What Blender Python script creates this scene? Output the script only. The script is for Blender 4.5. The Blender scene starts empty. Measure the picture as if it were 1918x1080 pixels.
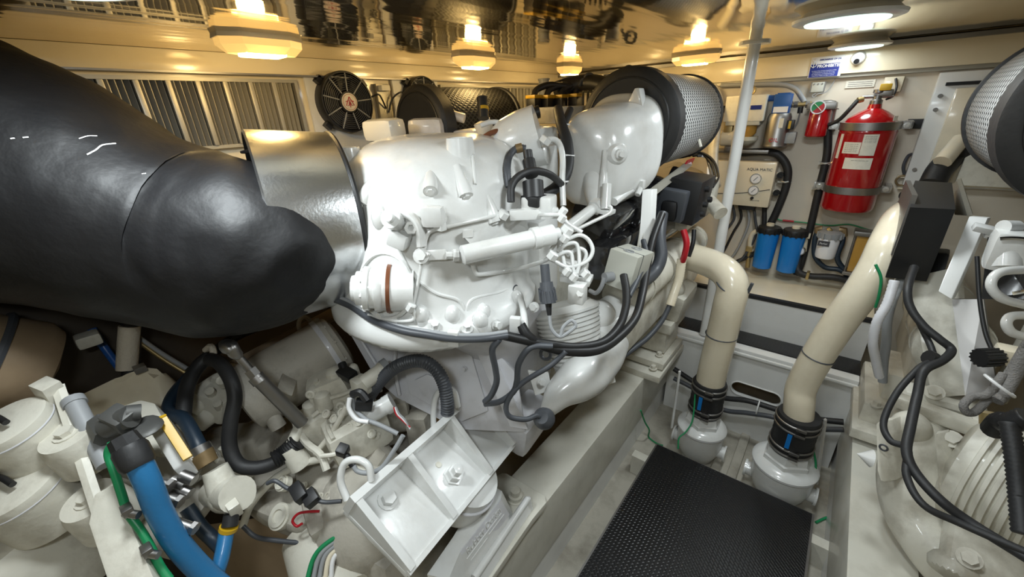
import bpy, bmesh, math, random
from mathutils import Vector, Matrix, noise
random.seed(7)
PI = math.pi
SC = bpy.context.scene
COL = SC.collection
V = Vector

# ---------------------------------------------------------------- camera, world, light, exposure
YAW, PITCH, ROLL, FPX = -0.691, 0.41454, -0.04649, 753.24
CAM = V((0, 0, 1.76))
cy_, sy_ = math.cos(YAW), math.sin(YAW)
cp_, sp_ = math.cos(PITCH), math.sin(PITCH)
FWD = V((sy_*cp_, cy_*cp_, -sp_))
r0_ = V((cy_, -sy_, 0)); u0_ = r0_.cross(FWD)
RGT = r0_*math.cos(ROLL) + u0_*math.sin(ROLL)
UPV = -r0_*math.sin(ROLL) + u0_*math.cos(ROLL)
cam_data = bpy.data.cameras.new('camera'); cam = bpy.data.objects.new('camera', cam_data); COL.objects.link(cam)
cam.matrix_world = Matrix(((RGT.x, UPV.x, -FWD.x, CAM.x), (RGT.y, UPV.y, -FWD.y, CAM.y), (RGT.z, UPV.z, -FWD.z, CAM.z), (0, 0, 0, 1)))
cam_data.sensor_width = 36; cam_data.lens = 36*FPX/1918; cam_data.clip_start = 0.02
SC.camera = cam
world = bpy.data.worlds.new('world'); SC.world = world; world.use_nodes = True
world.node_tree.nodes['Background'].inputs[0].default_value = (0.9, 0.95, 1, 1)
world.node_tree.nodes['Background'].inputs[1].default_value = 0.02
SC.view_settings.view_transform = 'Standard'; SC.view_settings.look = 'None'
SC.view_settings.exposure = 0.0; SC.view_settings.gamma = 1
ROUND_LAMP_W = 7.4      # watts, the round cool ceiling lamps over the aisle
OCT_LAMP_W = 3.5        # watts, the warm eight-cornered lamps along the wall
CEIL = 2.0

def P(px, py, **k):    # a point seen at a pixel of the 1918x1080 frame, on a plane x=, y=, z= or at a depth d=
    d = FWD + RGT*((px-959)/FPX) - UPV*((py-540)/FPX)
    (a, v), = k.items()
    if a == 'd': return CAM + d*v
    i = 'xyz'.index(a)
    return CAM + d*((v-CAM[i])/d[i])
def W(px, py, d): return P(px, py, d=d)
def WL(d, *pts): return [P(p[0], p[1], d=(p[2] if len(p) > 2 else d)) for p in pts]
def F(px, py, dy=0.0): return P(px, py, y=3.0-dy)     # on the front bulkhead

# ---------------------------------------------------------------- materials
def srgb(h):
    c = [int(h[i:i+2], 16)/255 for i in (0, 2, 4)]
    return tuple([x/12.92 if x <= .04045 else ((x+.055)/1.055)**2.4 for x in c] + [1])
def mat(name, col, rough=.5, metal=0, coat=0, dirt=None, dirt_amt=.35, dirt_scale=6, bump=0, bump_scale=60, emit=None, estr=0, spec=.5, rvar=0):
    m = bpy.data.materials.new(name); m.use_nodes = True
    nt = m.node_tree; b = nt.nodes['Principled BSDF']
    if isinstance(col, str): col = srgb(col)
    b.inputs['Base Color'].default_value = col
    b.inputs['Roughness'].default_value = rough; b.inputs['Metallic'].default_value = metal
    b.inputs['Coat Weight'].default_value = coat; b.inputs['Coat Roughness'].default_value = .08
    b.inputs['Specular IOR Level'].default_value = spec
    tc = nt.nodes.new('ShaderNodeTexCoord')
    if dirt:
        n = nt.nodes.new('ShaderNodeTexNoise'); n.inputs['Scale'].default_value = dirt_scale; n.inputs['Detail'].default_value = 7; n.inputs['Roughness'].default_value = .65
        r = nt.nodes.new('ShaderNodeValToRGB'); r.color_ramp.elements[0].position = .48; r.color_ramp.elements[1].position = .78
        r.color_ramp.elements[0].color = (0, 0, 0, 1); r.color_ramp.elements[1].color = (dirt_amt,)*3+(1,)
        mx = nt.nodes.new('ShaderNodeMix'); mx.data_type = 'RGBA'
        mx.inputs[6].default_value = col; mx.inputs[7].default_value = srgb(dirt)
        nt.links.new(tc.outputs['Object'], n.inputs['Vector']); nt.links.new(n.outputs['Fac'], r.inputs[0])
        nt.links.new(r.outputs[0], mx.inputs[0]); nt.links.new(mx.outputs[2], b.inputs['Base Color'])
    if bump:
        n2 = nt.nodes.new('ShaderNodeTexNoise'); n2.inputs['Scale'].default_value = bump_scale; n2.inputs['Detail'].default_value = 3
        bp = nt.nodes.new('ShaderNodeBump'); bp.inputs['Strength'].default_value = bump; bp.inputs['Distance'].default_value = .01
        nt.links.new(tc.outputs['Object'], n2.inputs['Vector']); nt.links.new(n2.outputs['Fac'], bp.inputs['Height']); nt.links.new(bp.outputs[0], b.inputs['Normal'])
    if emit:
        b.inputs['Emission Color'].default_value = srgb(emit) if isinstance(emit, str) else emit
        b.inputs['Emission Strength'].default_value = estr
    return m
M = {}
M['white'] = mat('engine_white_paint', (.72, .725, .71, 1), .26, coat=.5, dirt='8a7d68', dirt_amt=.28, dirt_scale=5, bump=.05, bump_scale=40)
M['white2'] = mat('gear_white_paint', (.67, .645, .56, 1), .42, coat=.15, dirt='6b5c44', dirt_amt=.6, dirt_scale=7, bump=.12, bump_scale=50)
M['greyw'] = mat('greyish_white_panel', (.66, .66, .69, 1), .4, coat=.15, dirt='6f675c', dirt_amt=.45, dirt_scale=5)
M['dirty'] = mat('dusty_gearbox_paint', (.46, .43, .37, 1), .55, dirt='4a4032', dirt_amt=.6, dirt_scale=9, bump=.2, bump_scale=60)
M['hullshade'] = mat('hull_side_shade', (.05, .038, .026, 1), .7, dirt='2a2018', dirt_amt=.5)  # brown-black colour holds the shade low on the left wall
M['cream'] = mat('cream_wall_laminate', (.84, .75, .56, 1), .22, coat=.4, dirt='b59a68', dirt_amt=.25, dirt_scale=2)
M['creamp'] = mat('cream_pipe_paint', (.78, .70, .54, 1), .25, coat=.6, dirt='a08c62', dirt_amt=.3, dirt_scale=4)
M['wall'] = mat('pale_bulkhead_paint', (.66, .60, .50, 1), .45, dirt='a2988a', dirt_amt=.2, dirt_scale=2)
M['beam'] = mat('bearer_cream_paint', (.66, .64, .56, 1), .35, coat=.2, dirt='7a6f58', dirt_amt=.35, dirt_scale=5)
M['hull'] = mat('bilge_paint', (.47, .44, .37, 1), .4, dirt='4f4534', dirt_amt=.7, dirt_scale=4, bump=.15, bump_scale=25)
M['stepw'] = mat('step_white_gelcoat', (.78, .78, .76, 1), .3, coat=.3, dirt='9a948a', dirt_amt=.15)
M['lag'] = mat('black_lagging', (.006, .006, .007, 1), .54, coat=.0, bump=.2, bump_scale=30, spec=.4, dirt='2a2620', dirt_amt=.15, dirt_scale=3)
M['black'] = mat('black_plastic', (.012, .012, .013, 1), .45)
M['rubber'] = mat('black_rubber', (.018, .018, .019, 1), .55, bump=.1)
M['dgrey'] = mat('dark_grey_conduit', (.06, .065, .075, 1), .45)
M['grey'] = mat('grey_plastic', (.30, .31, .32, 1), .5)
M['lgrey'] = mat('light_grey_box_plastic', (.50, .50, .44, 1), .45)
M['blue'] = mat('blue_rubber_hose', (.02, .16, .36, 1), .38, coat=.2, bump=.08, bump_scale=90)
M['dblue'] = mat('dark_blue_hose', (.010, .022, .038, 1), .45)
M['bluef'] = mat('blue_filter_plastic', (.01, .20, .62, 1), .25, coat=.3)
M['bluep'] = mat('blue_enamel', (.015, .09, .33, 1), .35)
M['red'] = mat('red_enamel', (.36, .003, .006, 1), .22, coat=.8)
M['rwire'] = mat('red_cable', (.45, .01, .02, 1), .4)
M['green'] = mat('green_wire', (.01, .25, .09, 1), .4)
M['yellow'] = mat('yellow_paint', (.55, .33, .015, 1), .4)
M['steel'] = mat('brushed_steel', (.62, .63, .64, 1), .28, 1, bump=.05, bump_scale=120)
M['dsteel'] = mat('dull_steel', (.30, .29, .28, 1), .42, 1)
M['brass'] = mat('dull_brass', (.50, .38, .18, 1), .4, .8)
M['chrome'] = mat('black_chrome', (.012, .012, .013, 1), .14, 0, coat=1)
M['bright'] = mat('bright_chrome', (.8, .8, .8, 1), .08, 1)
M['tan'] = mat('tan_tank', (.33, .24, .15, 1), .45, dirt='3a2c1c', dirt_amt=.4, dirt_scale=3)
M['bronze'] = mat('dark_bronze', (.22, .15, .07, 1), .45, .4)
M['tie'] = mat('white_nylon', (.75, .75, .75, 1), .4)
M['paper'] = mat('paper_label', (.75, .72, .62, 1), .6, dirt='8c8370', dirt_amt=.3, dirt_scale=30)
M['signblue'] = mat('sign_blue', (.008, .02, .20, 1), .4)
M['signw'] = mat('sign_white', (.8, .8, .82, 1), .5)
M['mark'] = mat('dark_print', (.05, .05, .06, 1), .5)
M['floorblk'] = mat('black_tread', (.008, .008, .009, 1), .38)
M['glass'] = mat('amber_glass', (.45, .25, .05, 1), .15)
M['oil'] = mat('bronze_port', (.20, .07, .03, 1), .4, .3)
M['tape'] = mat('pale_tape_wrap', (.60, .54, .44, 1), .7, bump=.4, bump_scale=80)
M['grille'] = mat('dusty_aluminium', (.42, .40, .34, 1), .45, .5)
M['void'] = mat('dark_opening', (.012, .011, .01, 1), .8)
M['rope'] = mat('grey_rope', (.20, .19, .18, 1), .9, bump=.5, bump_scale=200)

def filter_mat(nm='perforated_filter_mesh', hi=.60, lo=.06):
    m = mat(nm, (.2, .2, .2, 1), .65, .1, spec=.25)
    nt = m.node_tree; b = nt.nodes['Principled BSDF']
    tc = nt.nodes.new('ShaderNodeTexCoord'); sx = nt.nodes.new('ShaderNodeSeparateXYZ'); nt.links.new(tc.outputs['Object'], sx.inputs[0])
    def mth(op, a, b2=None):
        n = nt.nodes.new('ShaderNodeMath'); n.operation = op
        for i, q in enumerate((a, b2)):
            if q is None: continue
            if isinstance(q, (int, float)): n.inputs[i].default_value = q
            else: nt.links.new(q, n.inputs[i])
        return n.outputs[0]
    ang = mth('ARCTAN2', sx.outputs[0], sx.outputs[2])
    a = mth('MULTIPLY', ang, 48); y = mth('MULTIPLY', sx.outputs[1], 220)
    s1 = mth('SINE', mth('ADD', a, y)); s2 = mth('SINE', mth('SUBTRACT', a, y))
    mx = mth('MAXIMUM', s1, s2)
    r = nt.nodes.new('ShaderNodeValToRGB'); nt.links.new(mx, r.inputs[0])
    r.color_ramp.elements[0].position = .45; r.color_ramp.elements[0].color = (lo, lo, lo, 1)
    r.color_ramp.elements[1].position = .85; r.color_ramp.elements[1].color = (hi, hi, hi*.98, 1)
    nt.links.new(r.outputs[0], b.inputs['Base Color'])
    bp = nt.nodes.new('ShaderNodeBump'); bp.inputs['Strength'].default_value = .5; bp.inputs['Distance'].default_value = .003
    nt.links.new(mx, bp.inputs['Height']); nt.links.new(bp.outputs[0], b.inputs['Normal'])
    return m
M['filter'] = filter_mat()
M['filterd'] = filter_mat('sooty_filter_mesh', .045, .01)
M['gunmetal'] = mat('dark_gunmetal', (.10, .10, .095, 1), .5, .4)

def ceil_mat():
    m = mat('polished_ceiling', (.78, .70, .54, 1), .065, 1)
    nt = m.node_tree; b = nt.nodes['Principled BSDF']
    tc = nt.nodes.new('ShaderNodeTexCoord'); mp = nt.nodes.new('ShaderNodeMapping'); mp.inputs['Scale'].default_value = (3, .35, 1)
    n = nt.nodes.new('ShaderNodeTexNoise'); n.inputs['Scale'].default_value = 5; n.inputs['Detail'].default_value = 1.5
    bp = nt.nodes.new('ShaderNodeBump'); bp.inputs['Strength'].default_value = .06; bp.inputs['Distance'].default_value = .03
    nt.links.new(tc.outputs['Object'], mp.inputs[0]); nt.links.new(mp.outputs[0], n.inputs['Vector'])
    nt.links.new(n.outputs['Fac'], bp.inputs['Height']); nt.links.new(bp.outputs[0], b.inputs['Normal'])
    return m
M['ceil'] = ceil_mat()
def tread_mat():
    m = mat('black_tread_plate', (.008, .008, .009, 1), .30)
    nt = m.node_tree; b = nt.nodes['Principled BSDF']
    tc = nt.nodes.new('ShaderNodeTexCoord'); mp = nt.nodes.new('ShaderNodeMapping'); mp.inputs['Rotation'].default_value = (0, 0, PI/4)
    bk = nt.nodes.new('ShaderNodeTexBrick'); bk.inputs['Scale'].default_value = 34; bk.inputs['Mortar Size'].default_value = .12; bk.inputs['Mortar Smooth'].default_value = 1
    bk.inputs['Brick Width'].default_value = .8; bk.inputs['Row Height'].default_value = .4
    bk.inputs[1].default_value = (1, 1, 1, 1); bk.inputs[2].default_value = (1, 1, 1, 1); bk.inputs[3].default_value = (0, 0, 0, 1)
    bp = nt.nodes.new('ShaderNodeBump'); bp.inputs['Strength'].default_value = .3; bp.inputs['Distance'].default_value = .003
    nt.links.new(tc.outputs['Object'], mp.inputs[0]); nt.links.new(mp.outputs[0], bk.inputs['Vector'])
    nt.links.new(bk.outputs['Color'], bp.inputs['Height']); nt.links.new(bp.outputs[0], b.inputs['Normal'])
    return m
M['tread'] = tread_mat()

# ---------------------------------------------------------------- mesh builder
def frame(d, up=None):
    d = d.normalized(); up = up or (V((0, 0, 1)) if abs(d.z) < .95 else V((1, 0, 0)))
    x = up.cross(d)
    if x.length < 1e-6: x = V((1, 0, 0)).cross(d)
    x.normalize(); return x, d.cross(x), d
def smooth_path(pts, n=6):
    pts = [V(p) for p in pts]
    if len(pts) < 3: return pts
    out = []
    for i in range(len(pts)-1):
        p0 = pts[i-1] if i else pts[0]*2-pts[1]
        p1, p2 = pts[i], pts[i+1]
        p3 = pts[i+2] if i+2 < len(pts) else pts[-1]*2-pts[-2]
        for k in range(n):
            t = k/n
            out.append(.5*((2*p1)+(p2-p0)*t+(2*p0-5*p1+4*p2-p3)*t*t+(3*p1-p0-3*p2+p3)*t**3))
    out.append(pts[-1]); return out
LOC = {}
class MB:
    def __init__(s): s.bm = bmesh.new()
    def _mx(s, c, rot):
        m = Matrix.Translation(V(c))
        if rot is None: return m
        if isinstance(rot, Matrix): return m @ rot.to_4x4()
        from mathutils import Euler
        return m @ Euler(rot).to_matrix().to_4x4()
    def box(s, c, size, rot=None, bev=0):
        g = bmesh.ops.create_cube(s.bm, size=1)
        vs = g['verts']
        for v in vs: v.co = V((v.co.x*size[0], v.co.y*size[1], v.co.z*size[2]))
        if bev:
            es = list({e for v in vs for e in v.link_edges})
            r = bmesh.ops.bevel(s.bm, geom=es, offset=bev, segments=2, affect='EDGES', profile=.6)
            vs = list({v for f in r['faces'] for v in f.verts} | {v for v in vs if v.is_valid})
        m = s._mx(c, rot)
        for v in vs: v.co = m @ v.co
        return s
    def ring_loft(s, rings, cap=True, closed=False):
        vr = [[s.bm.verts.new(p) for p in r] for r in rings]
        n = len(vr[0])
        for a, b in zip(vr, vr[1:] + ([vr[0]] if closed else [])):
            for i in range(n):
                try: s.bm.faces.new((a[i], a[(i+1) % n], b[(i+1) % n], b[i]))
                except ValueError: pass
        if cap and not closed:
            s.bm.faces.new(vr[0][::-1]); s.bm.faces.new(vr[-1])
        return s
    def tube(s, pts, r, seg=10, sm=6, cap=True, rad=None, up=None, rib=None, ex=None):
        # r radius; rad list per control point; rib=(pitch, depth) for corrugated hose
        if rad:
            pr = smooth_path([V((q, 0, 0)) for q in rad], sm) if sm > 1 else [V((q, 0, 0)) for q in rad]
        path = smooth_path(pts, sm) if sm > 1 else [V(p) for p in pts]
        radii = [q.x for q in pr] if rad else [r]*len(path)
        if rib:
            L = [0]
            for a, b in zip(path, path[1:]): L.append(L[-1]+(b-a).length)
            n = max(4, int(L[-1]/rib[0])*2); np_, nr = [], []
            j = 0
            for k in range(n+1):
                t = L[-1]*k/n
                while j < len(L)-2 and L[j+1] < t: j += 1
                f = (t-L[j])/max(1e-9, L[j+1]-L[j])
                np_.append(path[j].lerp(path[j+1], f)); nr.append((radii[j]*(1-f)+radii[j+1]*f)*(1 if k % 2 else 1-rib[1]))
            path, radii = np_, nr
        rings = []; xprev = None
        for i, p in enumerate(path):
            d = (path[min(i+1, len(path)-1)]-path[max(i-1, 0)])
            if d.length < 1e-9: d = V((0, 0, 1))
            d.normalize()
            if xprev is None: x, y, _ = frame(d, up)
            else:
                x = xprev-d*xprev.dot(d)
                x.normalize(); y = d.cross(x)
            xprev = x
            ring = []
            for k in range(seg):
                a = 2*PI*k/seg; c_, s_ = math.cos(a), math.sin(a)
                if ex: 
                    c_ = math.copysign(abs(c_)**(2/ex[0]), c_)*ex[1]; s_ = math.copysign(abs(s_)**(2/ex[0]), s_)*ex[2]
                ring.append(p+(x*c_+y*s_)*radii[i])
            rings.append(ring)
        return s.ring_loft(rings, cap)
    def cyl(s, a, b, r, r2=None, seg=16): return s.tube([V(a), V(b)], r, seg, 1, rad=[r, r if r2 is None else r2])
    def lathe(s, prof, o, axis, seg=24, up=None, sq=None):   # prof: (along, radius)
        x, y, d = frame(V(axis), up); rings = []
        for h, r in prof:
            ring = []
            for k in range(seg):
                a = 2*PI*k/seg; c_, s_ = math.cos(a), math.sin(a)
                if sq: c_ = math.copysign(abs(c_)**(2/sq), c_); s_ = math.copysign(abs(s_)**(2/sq), s_)
                ring.append(V(o)+d*h+(x*c_+y*s_)*max(r, 1e-4))
            rings.append(ring)
        return s.ring_loft(rings)
    def ell(s, c, r, rot=None, seg=16):
        g = bmesh.ops.create_uvsphere(s.bm, u_segments=seg, v_segments=max(6, seg//2), radius=1)
        m = s._mx(c, rot)
        r = (r, r, r) if isinstance(r, (int, float)) else r
        for v in g['verts']: v.co = m @ V((v.co.x*r[0], v.co.y*r[1], v.co.z*r[2]))
        return s
    def prism(s, poly, th, bev=0):      # poly: 3D points in a plane, extruded by the vector th
        a = [s.bm.verts.new(V(p)) for p in poly]; b = [s.bm.verts.new(V(p)+V(th)) for p in poly]
        n = len(a); fs = [s.bm.faces.new(a[::-1]), s.bm.faces.new(b)]
        for i in range(n): fs.append(s.bm.faces.new((a[i], a[(i+1) % n], b[(i+1) % n], b[i])))
        if bev:
            es = list({e for f in fs for e in f.edges})
            bmesh.ops.bevel(s.bm, geom=es, offset=bev, segments=2, affect='EDGES', profile=.6)
        return s
    def hexbolt(s, c, n, r=.012, h=.012, washer=True):
        n = V(n).normalized(); c = V(c)
        if washer: s.cyl(c, c+n*h*.25, r*1.5, seg=14)
        s.tube([c+n*h*.2, c+n*h*1.1], r, 6, 1)
        return s
    def torus(s, c, n, R, r, seg=28, seg2=8, a0=0, a1=2*PI):
        x, y, d = frame(V(n)); full = abs(a1-a0-2*PI) < 1e-6
        N = seg if full else seg+1; rings = []
        for i in range(N):
            a = a0+(a1-a0)*i/seg; e = x*math.cos(a)+y*math.sin(a)
            rings.append([V(c)+e*(R+r*math.cos(2*PI*k/seg2))+d*(r*math.sin(2*PI*k/seg2)) for k in range(seg2)])
        return s.ring_loft(rings, not full, full)
    def displace(s, amp, sc, off=0):
        s.bm.normal_update()
        for v in s.bm.verts:
            v.co += v.normal*amp*noise.noise(v.co*sc+V((off, off, off)))
        return s
    def build(s, name, m, parent=None, label=None, cat=None, group=None, kind=None, flat=False, ang=38, origin=None, sub=0):
        bm = s.bm
        bmesh.ops.recalc_face_normals(bm, faces=bm.faces)
        if not flat:
            for f in bm.faces: f.smooth = True
            for e in bm.edges:
                if len(e.link_faces) == 2 and e.calc_face_angle(0) > math.radians(ang): e.smooth = False
        if parent is not None: base = LOC[parent.name]
        elif origin is not None: base = V(origin)
        else:
            xs = [v.co for v in bm.verts]
            base = V(((min(p.x for p in xs)+max(p.x for p in xs))/2, (min(p.y for p in xs)+max(p.y for p in xs))/2, min(p.z for p in xs)))
        bmesh.ops.translate(bm, verts=bm.verts, vec=-base)
        me = bpy.data.meshes.new(name); bm.to_mesh(me); bm.free()
        me.materials.append(M[m] if isinstance(m, str) else m)
        o = bpy.data.objects.new(name, me); COL.objects.link(o)
        if parent is not None: o.parent = parent
        else: o.location = base
        LOC[o.name] = base.copy()
        if sub:
            md = o.modifiers.new('sub', 'SUBSURF'); md.levels = sub; md.render_levels = sub
        for k, v in (('label', label), ('category', cat), ('group', group), ('kind', kind)):
            if v: o[k] = v
        return o
def thing(name, label, cat, loc, group=None):
    o = bpy.data.objects.new(name, None); COL.objects.link(o); o.location = V(loc); o.empty_display_size = .05
    LOC[o.name] = V(loc); o['label'] = label; o['category'] = cat
    if group: o['group'] = group
    return o
def text(name, body, size, origin, xdir, ydir, m, parent, th=.001, align='CENTER', bold=0, label=None):
    cu = bpy.data.curves.new(name, 'FONT'); cu.body = body; cu.size = size; cu.extrude = th; cu.align_x = align; cu.align_y = 'CENTER'; cu.offset = bold
    t = bpy.data.objects.new('t', cu); COL.objects.link(t)
    bpy.context.view_layer.update()
    me = bpy.data.meshes.new_from_object(t.evaluated_get(bpy.context.evaluated_depsgraph_get()))
    bpy.data.objects.remove(t)
    X = V(xdir).normalized(); Z = X.cross(V(ydir)).normalized(); Y = Z.cross(X)
    mt = Matrix(((X.x, Y.x, Z.x, origin[0]), (X.y, Y.y, Z.y, origin[1]), (X.z, Y.z, Z.z, origin[2]), (0, 0, 0, 1)))
    me.transform(Matrix.Translation(-LOC[parent.name]) @ mt)
    me.materials.clear(); me.materials.append(M[m])
    o = bpy.data.objects.new(name, me); COL.objects.link(o); o.parent = parent; LOC[o.name] = LOC[parent.name]
    if label: o['label'] = label
    return o
TREES = []      # finished castings: hoses traced in front of them are laid on their surface
def lay(pts, r):
    out = []
    for p in pts:
        v = p-CAM; D = v.length; v = v.normalized(); best = D
        for T, L in TREES:
            h = T.ray_cast(CAM-L, v)
            if h[0] is not None and h[3]-r-.004 < best and D-h[3] < .45: best = h[3]-r-.004
        out.append(CAM+v*best)
    return out
def hose(name, pts, r, m, label, cat='hose', group=None, parent=None, sm=7, seg=10, rib=None, rad=None):
    return MB().tube(lay([V(p) for p in pts], r), r, seg, sm, rib=rib, rad=rad).build(name, m, parent, label if parent is None or label else None, cat if parent is None else None, group, ang=60)
def struct(name, mb, m, parent=None, **k): return mb.build(name, m, parent, kind='structure' if parent is None else None, **k)
def copy_tree(o, loc, label=None):
    c = o.copy(); COL.objects.link(c); c.location = loc; LOC[c.name] = V(loc)
    if label: c['label'] = label
    for ch in [x for x in o.children]:
        k = ch.copy(); COL.objects.link(k); k.parent = c
        for g in ch.children:
            h = g.copy(); COL.objects.link(h); h.parent = k
    return c
# ---------------------------------------------------------------- the room
struct('floor', MB().box((.1, .7, -.19), (4.6, 5.2, .1)), 'hull')
struct('ceiling', MB().box((.1, .7, CEIL+.03), (4.6, 5.2, .06)), 'ceil')
struct('wall_front', MB().box((.1, 3.05, .9), (4.4, .1, 2.3)), 'wall')
struct('wall_left', MB().box((-1.95, .7, .9), (.12, 4.8, 2.3)), 'cream')
struct('wall_right', MB().box((2.26, .7, .9), (.12, 4.8, 2.3)), 'cream')
struct('wall_back', MB().box((.1, -1.75, .9), (4.4, .1, 2.3)), 'cream')
struct('trim_1', MB().box((.15, 2.975, 1.932), (4.1, .05, .132), bev=.004), 'cream')
struct('trim_2', MB().box((.15, 2.93, 1.985), (4.1, .04, .018)), 'dsteel')
struct('trim_3', MB().box((.15, 2.985, 1.858), (4.1, .03, .018)), 'grille')
struct('trim_4', MB().box((-1.875, .65, 1.965), (.03, 4.6, .07), bev=.004), 'cream')
struct('trim_5', MB().box((-1.86, .65, 1.93), (.05, 4.6, .006)), 'dsteel')
struct('trim_8', MB().box((-1.87, .65, .72), (.03, 4.6, 1.72)), 'hullshade')  # panel added to darken the lower left wall, shade put into its colour
struct('trim_6', MB().box((-1.55, 2.96, 1.0), (.01, .02, 1.7)), 'grille')

# raised bilge ribs of the moulded floor between the bearers
for k, x in enumerate((-.25, -.12, .02)):
    MB().box((x, 2.1, -.135), (.05, .5, .03), bev=.012).build('bilge_rib', 'hull', None, ('raised moulded rib of the bilge floor nearest the left strainer', 'raised moulded rib of the bilge floor midway between the strainers', 'raised moulded rib of the bilge floor nearest the right strainer')[k], 'rib', 'ribs in the bilge floor')

# engine bearers: a box beam on each side of the aisle
def bearer(x0, x1, label):
    t = thing('engine_bearer', label, 'beam', ((x0+x1)/2, .9, -.14))
    MB().box(((x0+x1)/2, .9, .2), (abs(x1-x0), 4.1, .3), bev=.006).build('beam', 'beam', t)
    s = 1 if x0 < 0 else -1
    xi = x1 if x0 < 0 else x0
    MB().box((xi-s*.02, .9, -.04), (.012, 4.1, .24)).build('web_plate', 'stepw', t)
    return t
bearer(-.82, -.63, 'cream painted box beam under the left engine')
bearer(.29, .47, 'cream painted box beam under the right engine')
struct('trim_7', MB().box((-.66, 2.2, -.02), (.02, 1.6, .22)), 'stepw')

# moulded step at the foot of the front bulkhead
t = thing('moulded_step', 'white moulded step with black grip strips below the front bulkhead', 'step', (-.17, 2.65, -.14))
MB().box((-.17, 2.785, .675), (.92, .43, .05), bev=.01).build('shelf', 'cream', t)
MB().box((-.17, 2.57, .4), (.92, .03, .56)).build('riser', 'stepw', t)
MB().box((-.17, 2.564, .694), (.92, .03, .018)).build('grip_strip', 'rubber', t)
MB().box((-.17, 2.46, .435), (.92, .24, .03), bev=.008).build('tread', 'stepw', t)
MB().box((-.17, 2.475, .454), (.92, .15, .01), bev=.003).build('tread_mat', 'tread', t)
# lower riser with a real oval opening
mb = MB(); xs0, xs1, z0, z1 = -.63, .29, -.14, .425
hx, hz, hr, hl = -.125, .185, .045, .085
N = 48; inner = []
for k in range(N):
    a = 2*PI*k/N; sx = hl if math.cos(a) > 0 else -hl
    inner.append((hx+sx+hr*math.cos(a), hz+hr*math.sin(a)))
outer = []
for k in range(N):
    a = 2*PI*k/N; c_, s_ = math.cos(a), math.sin(a)
    q = 1/max(abs(c_), abs(s_)); ux, uz = c_*q, s_*q
    outer.append((hx+(ux*(xs1-hx) if ux > 0 else ux*(hx-xs0)), hz+(uz*(z1-hz) if uz > 0 else uz*(hz-z0))))
rings = []
for y, lst in ((2.37, inner), (2.345, inner), (2.345, outer), (2.37, outer)):
    rings.append([V((a, y, b)) for a, b in lst])
mb.ring_loft(rings, False, True)
mb.build('lower_riser', 'stepw', t, flat=True)
mb = MB(); mb.tube([V((a, 2.344, b)) for a, b in inner+inner[:1]], .004, 6, 1, cap=False); mb.build('opening_rim', 'stepw', t)
MB().box((-.17, 2.345, .418), (.92, .03, .02), bev=.008).build('lip', 'stepw', t)

# black tread-plate hatch in the aisle
t = thing('floor_hatch', 'black diamond tread plate hatch on the aisle floor', 'hatch', (-.13, .9, -.02))
MB().box((-.13, .92, -.006), (.72, 1.8, .014)).build('tread_plate', 'tread', t)
MB().box((-.13, .92, -.012), (.74, 1.82, .012)).build('edge_frame', 'dsteel', t)
for y in (1.7, .2):
    MB().box((-.13, y, -.08), (.9, .05, .13)).build('hatch_support', 'beam', t)

# ---------------------------------------------------------------- ceiling lamps
def round_lamp(x, y, label, vis=True, r=.13, w=ROUND_LAMP_W):
    t = thing('round_ceiling_lamp', label, 'lamp', (x, y, CEIL-.04), 'round ceiling lamps over the aisle')
    MB().lathe([(0, r), (.004, r+.012), (.012, r+.014), (.016, r+.004), (.032, r*.9)], (x, y, CEIL-.03), (0, 0, 1), 40).build('rim', 'stepw', t)
    MB().lathe([(0, .002), (0, r*.82), (.006, r*.84), (.008, .002)], (x, y, CEIL-.034), (0, 0, 1), 40).build('diffuser', LAMPM, t)
    ld = bpy.data.lights.new('lamp_light', 'AREA'); ld.shape = 'DISK'; ld.size = r*1.6; ld.energy = w; ld.color = (.90, .97, 1.0)
    lo = bpy.data.objects.new('lamp_light', ld); COL.objects.link(lo); lo.location = (0, 0, -.0); lo.parent = t
    return t
LAMPM = mat('cool_lamp_diffuser', (.75, .85, .85, 1), .4, emit='d8fff0', estr=1.6)
WARMM = mat('warm_lamp_glass', (.9, .85, .65, 1), .15, emit='ffd27a', estr=24)
round_lamp(-.10, 1.80, 'large round flush lamp on the ceiling in the aisle, at the top edge')
round_lamp(-.08, 2.80, 'smaller looking round lamp on the ceiling just above the dome camera', r=.11, w=1.5)
round_lamp(-.12, .80, 'round flush lamp on the ceiling above the tread plate hatch')
round_lamp(-.14, -.20, 'round flush lamp on the ceiling at the near end of the aisle')
round_lamp(-1.0, .15, 'unseen round lamp added on the ceiling to brighten the gearbox', w=ROUND_LAMP_W*1.35)  # added out of view, stronger than the others to fill the gearbox corner
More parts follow.
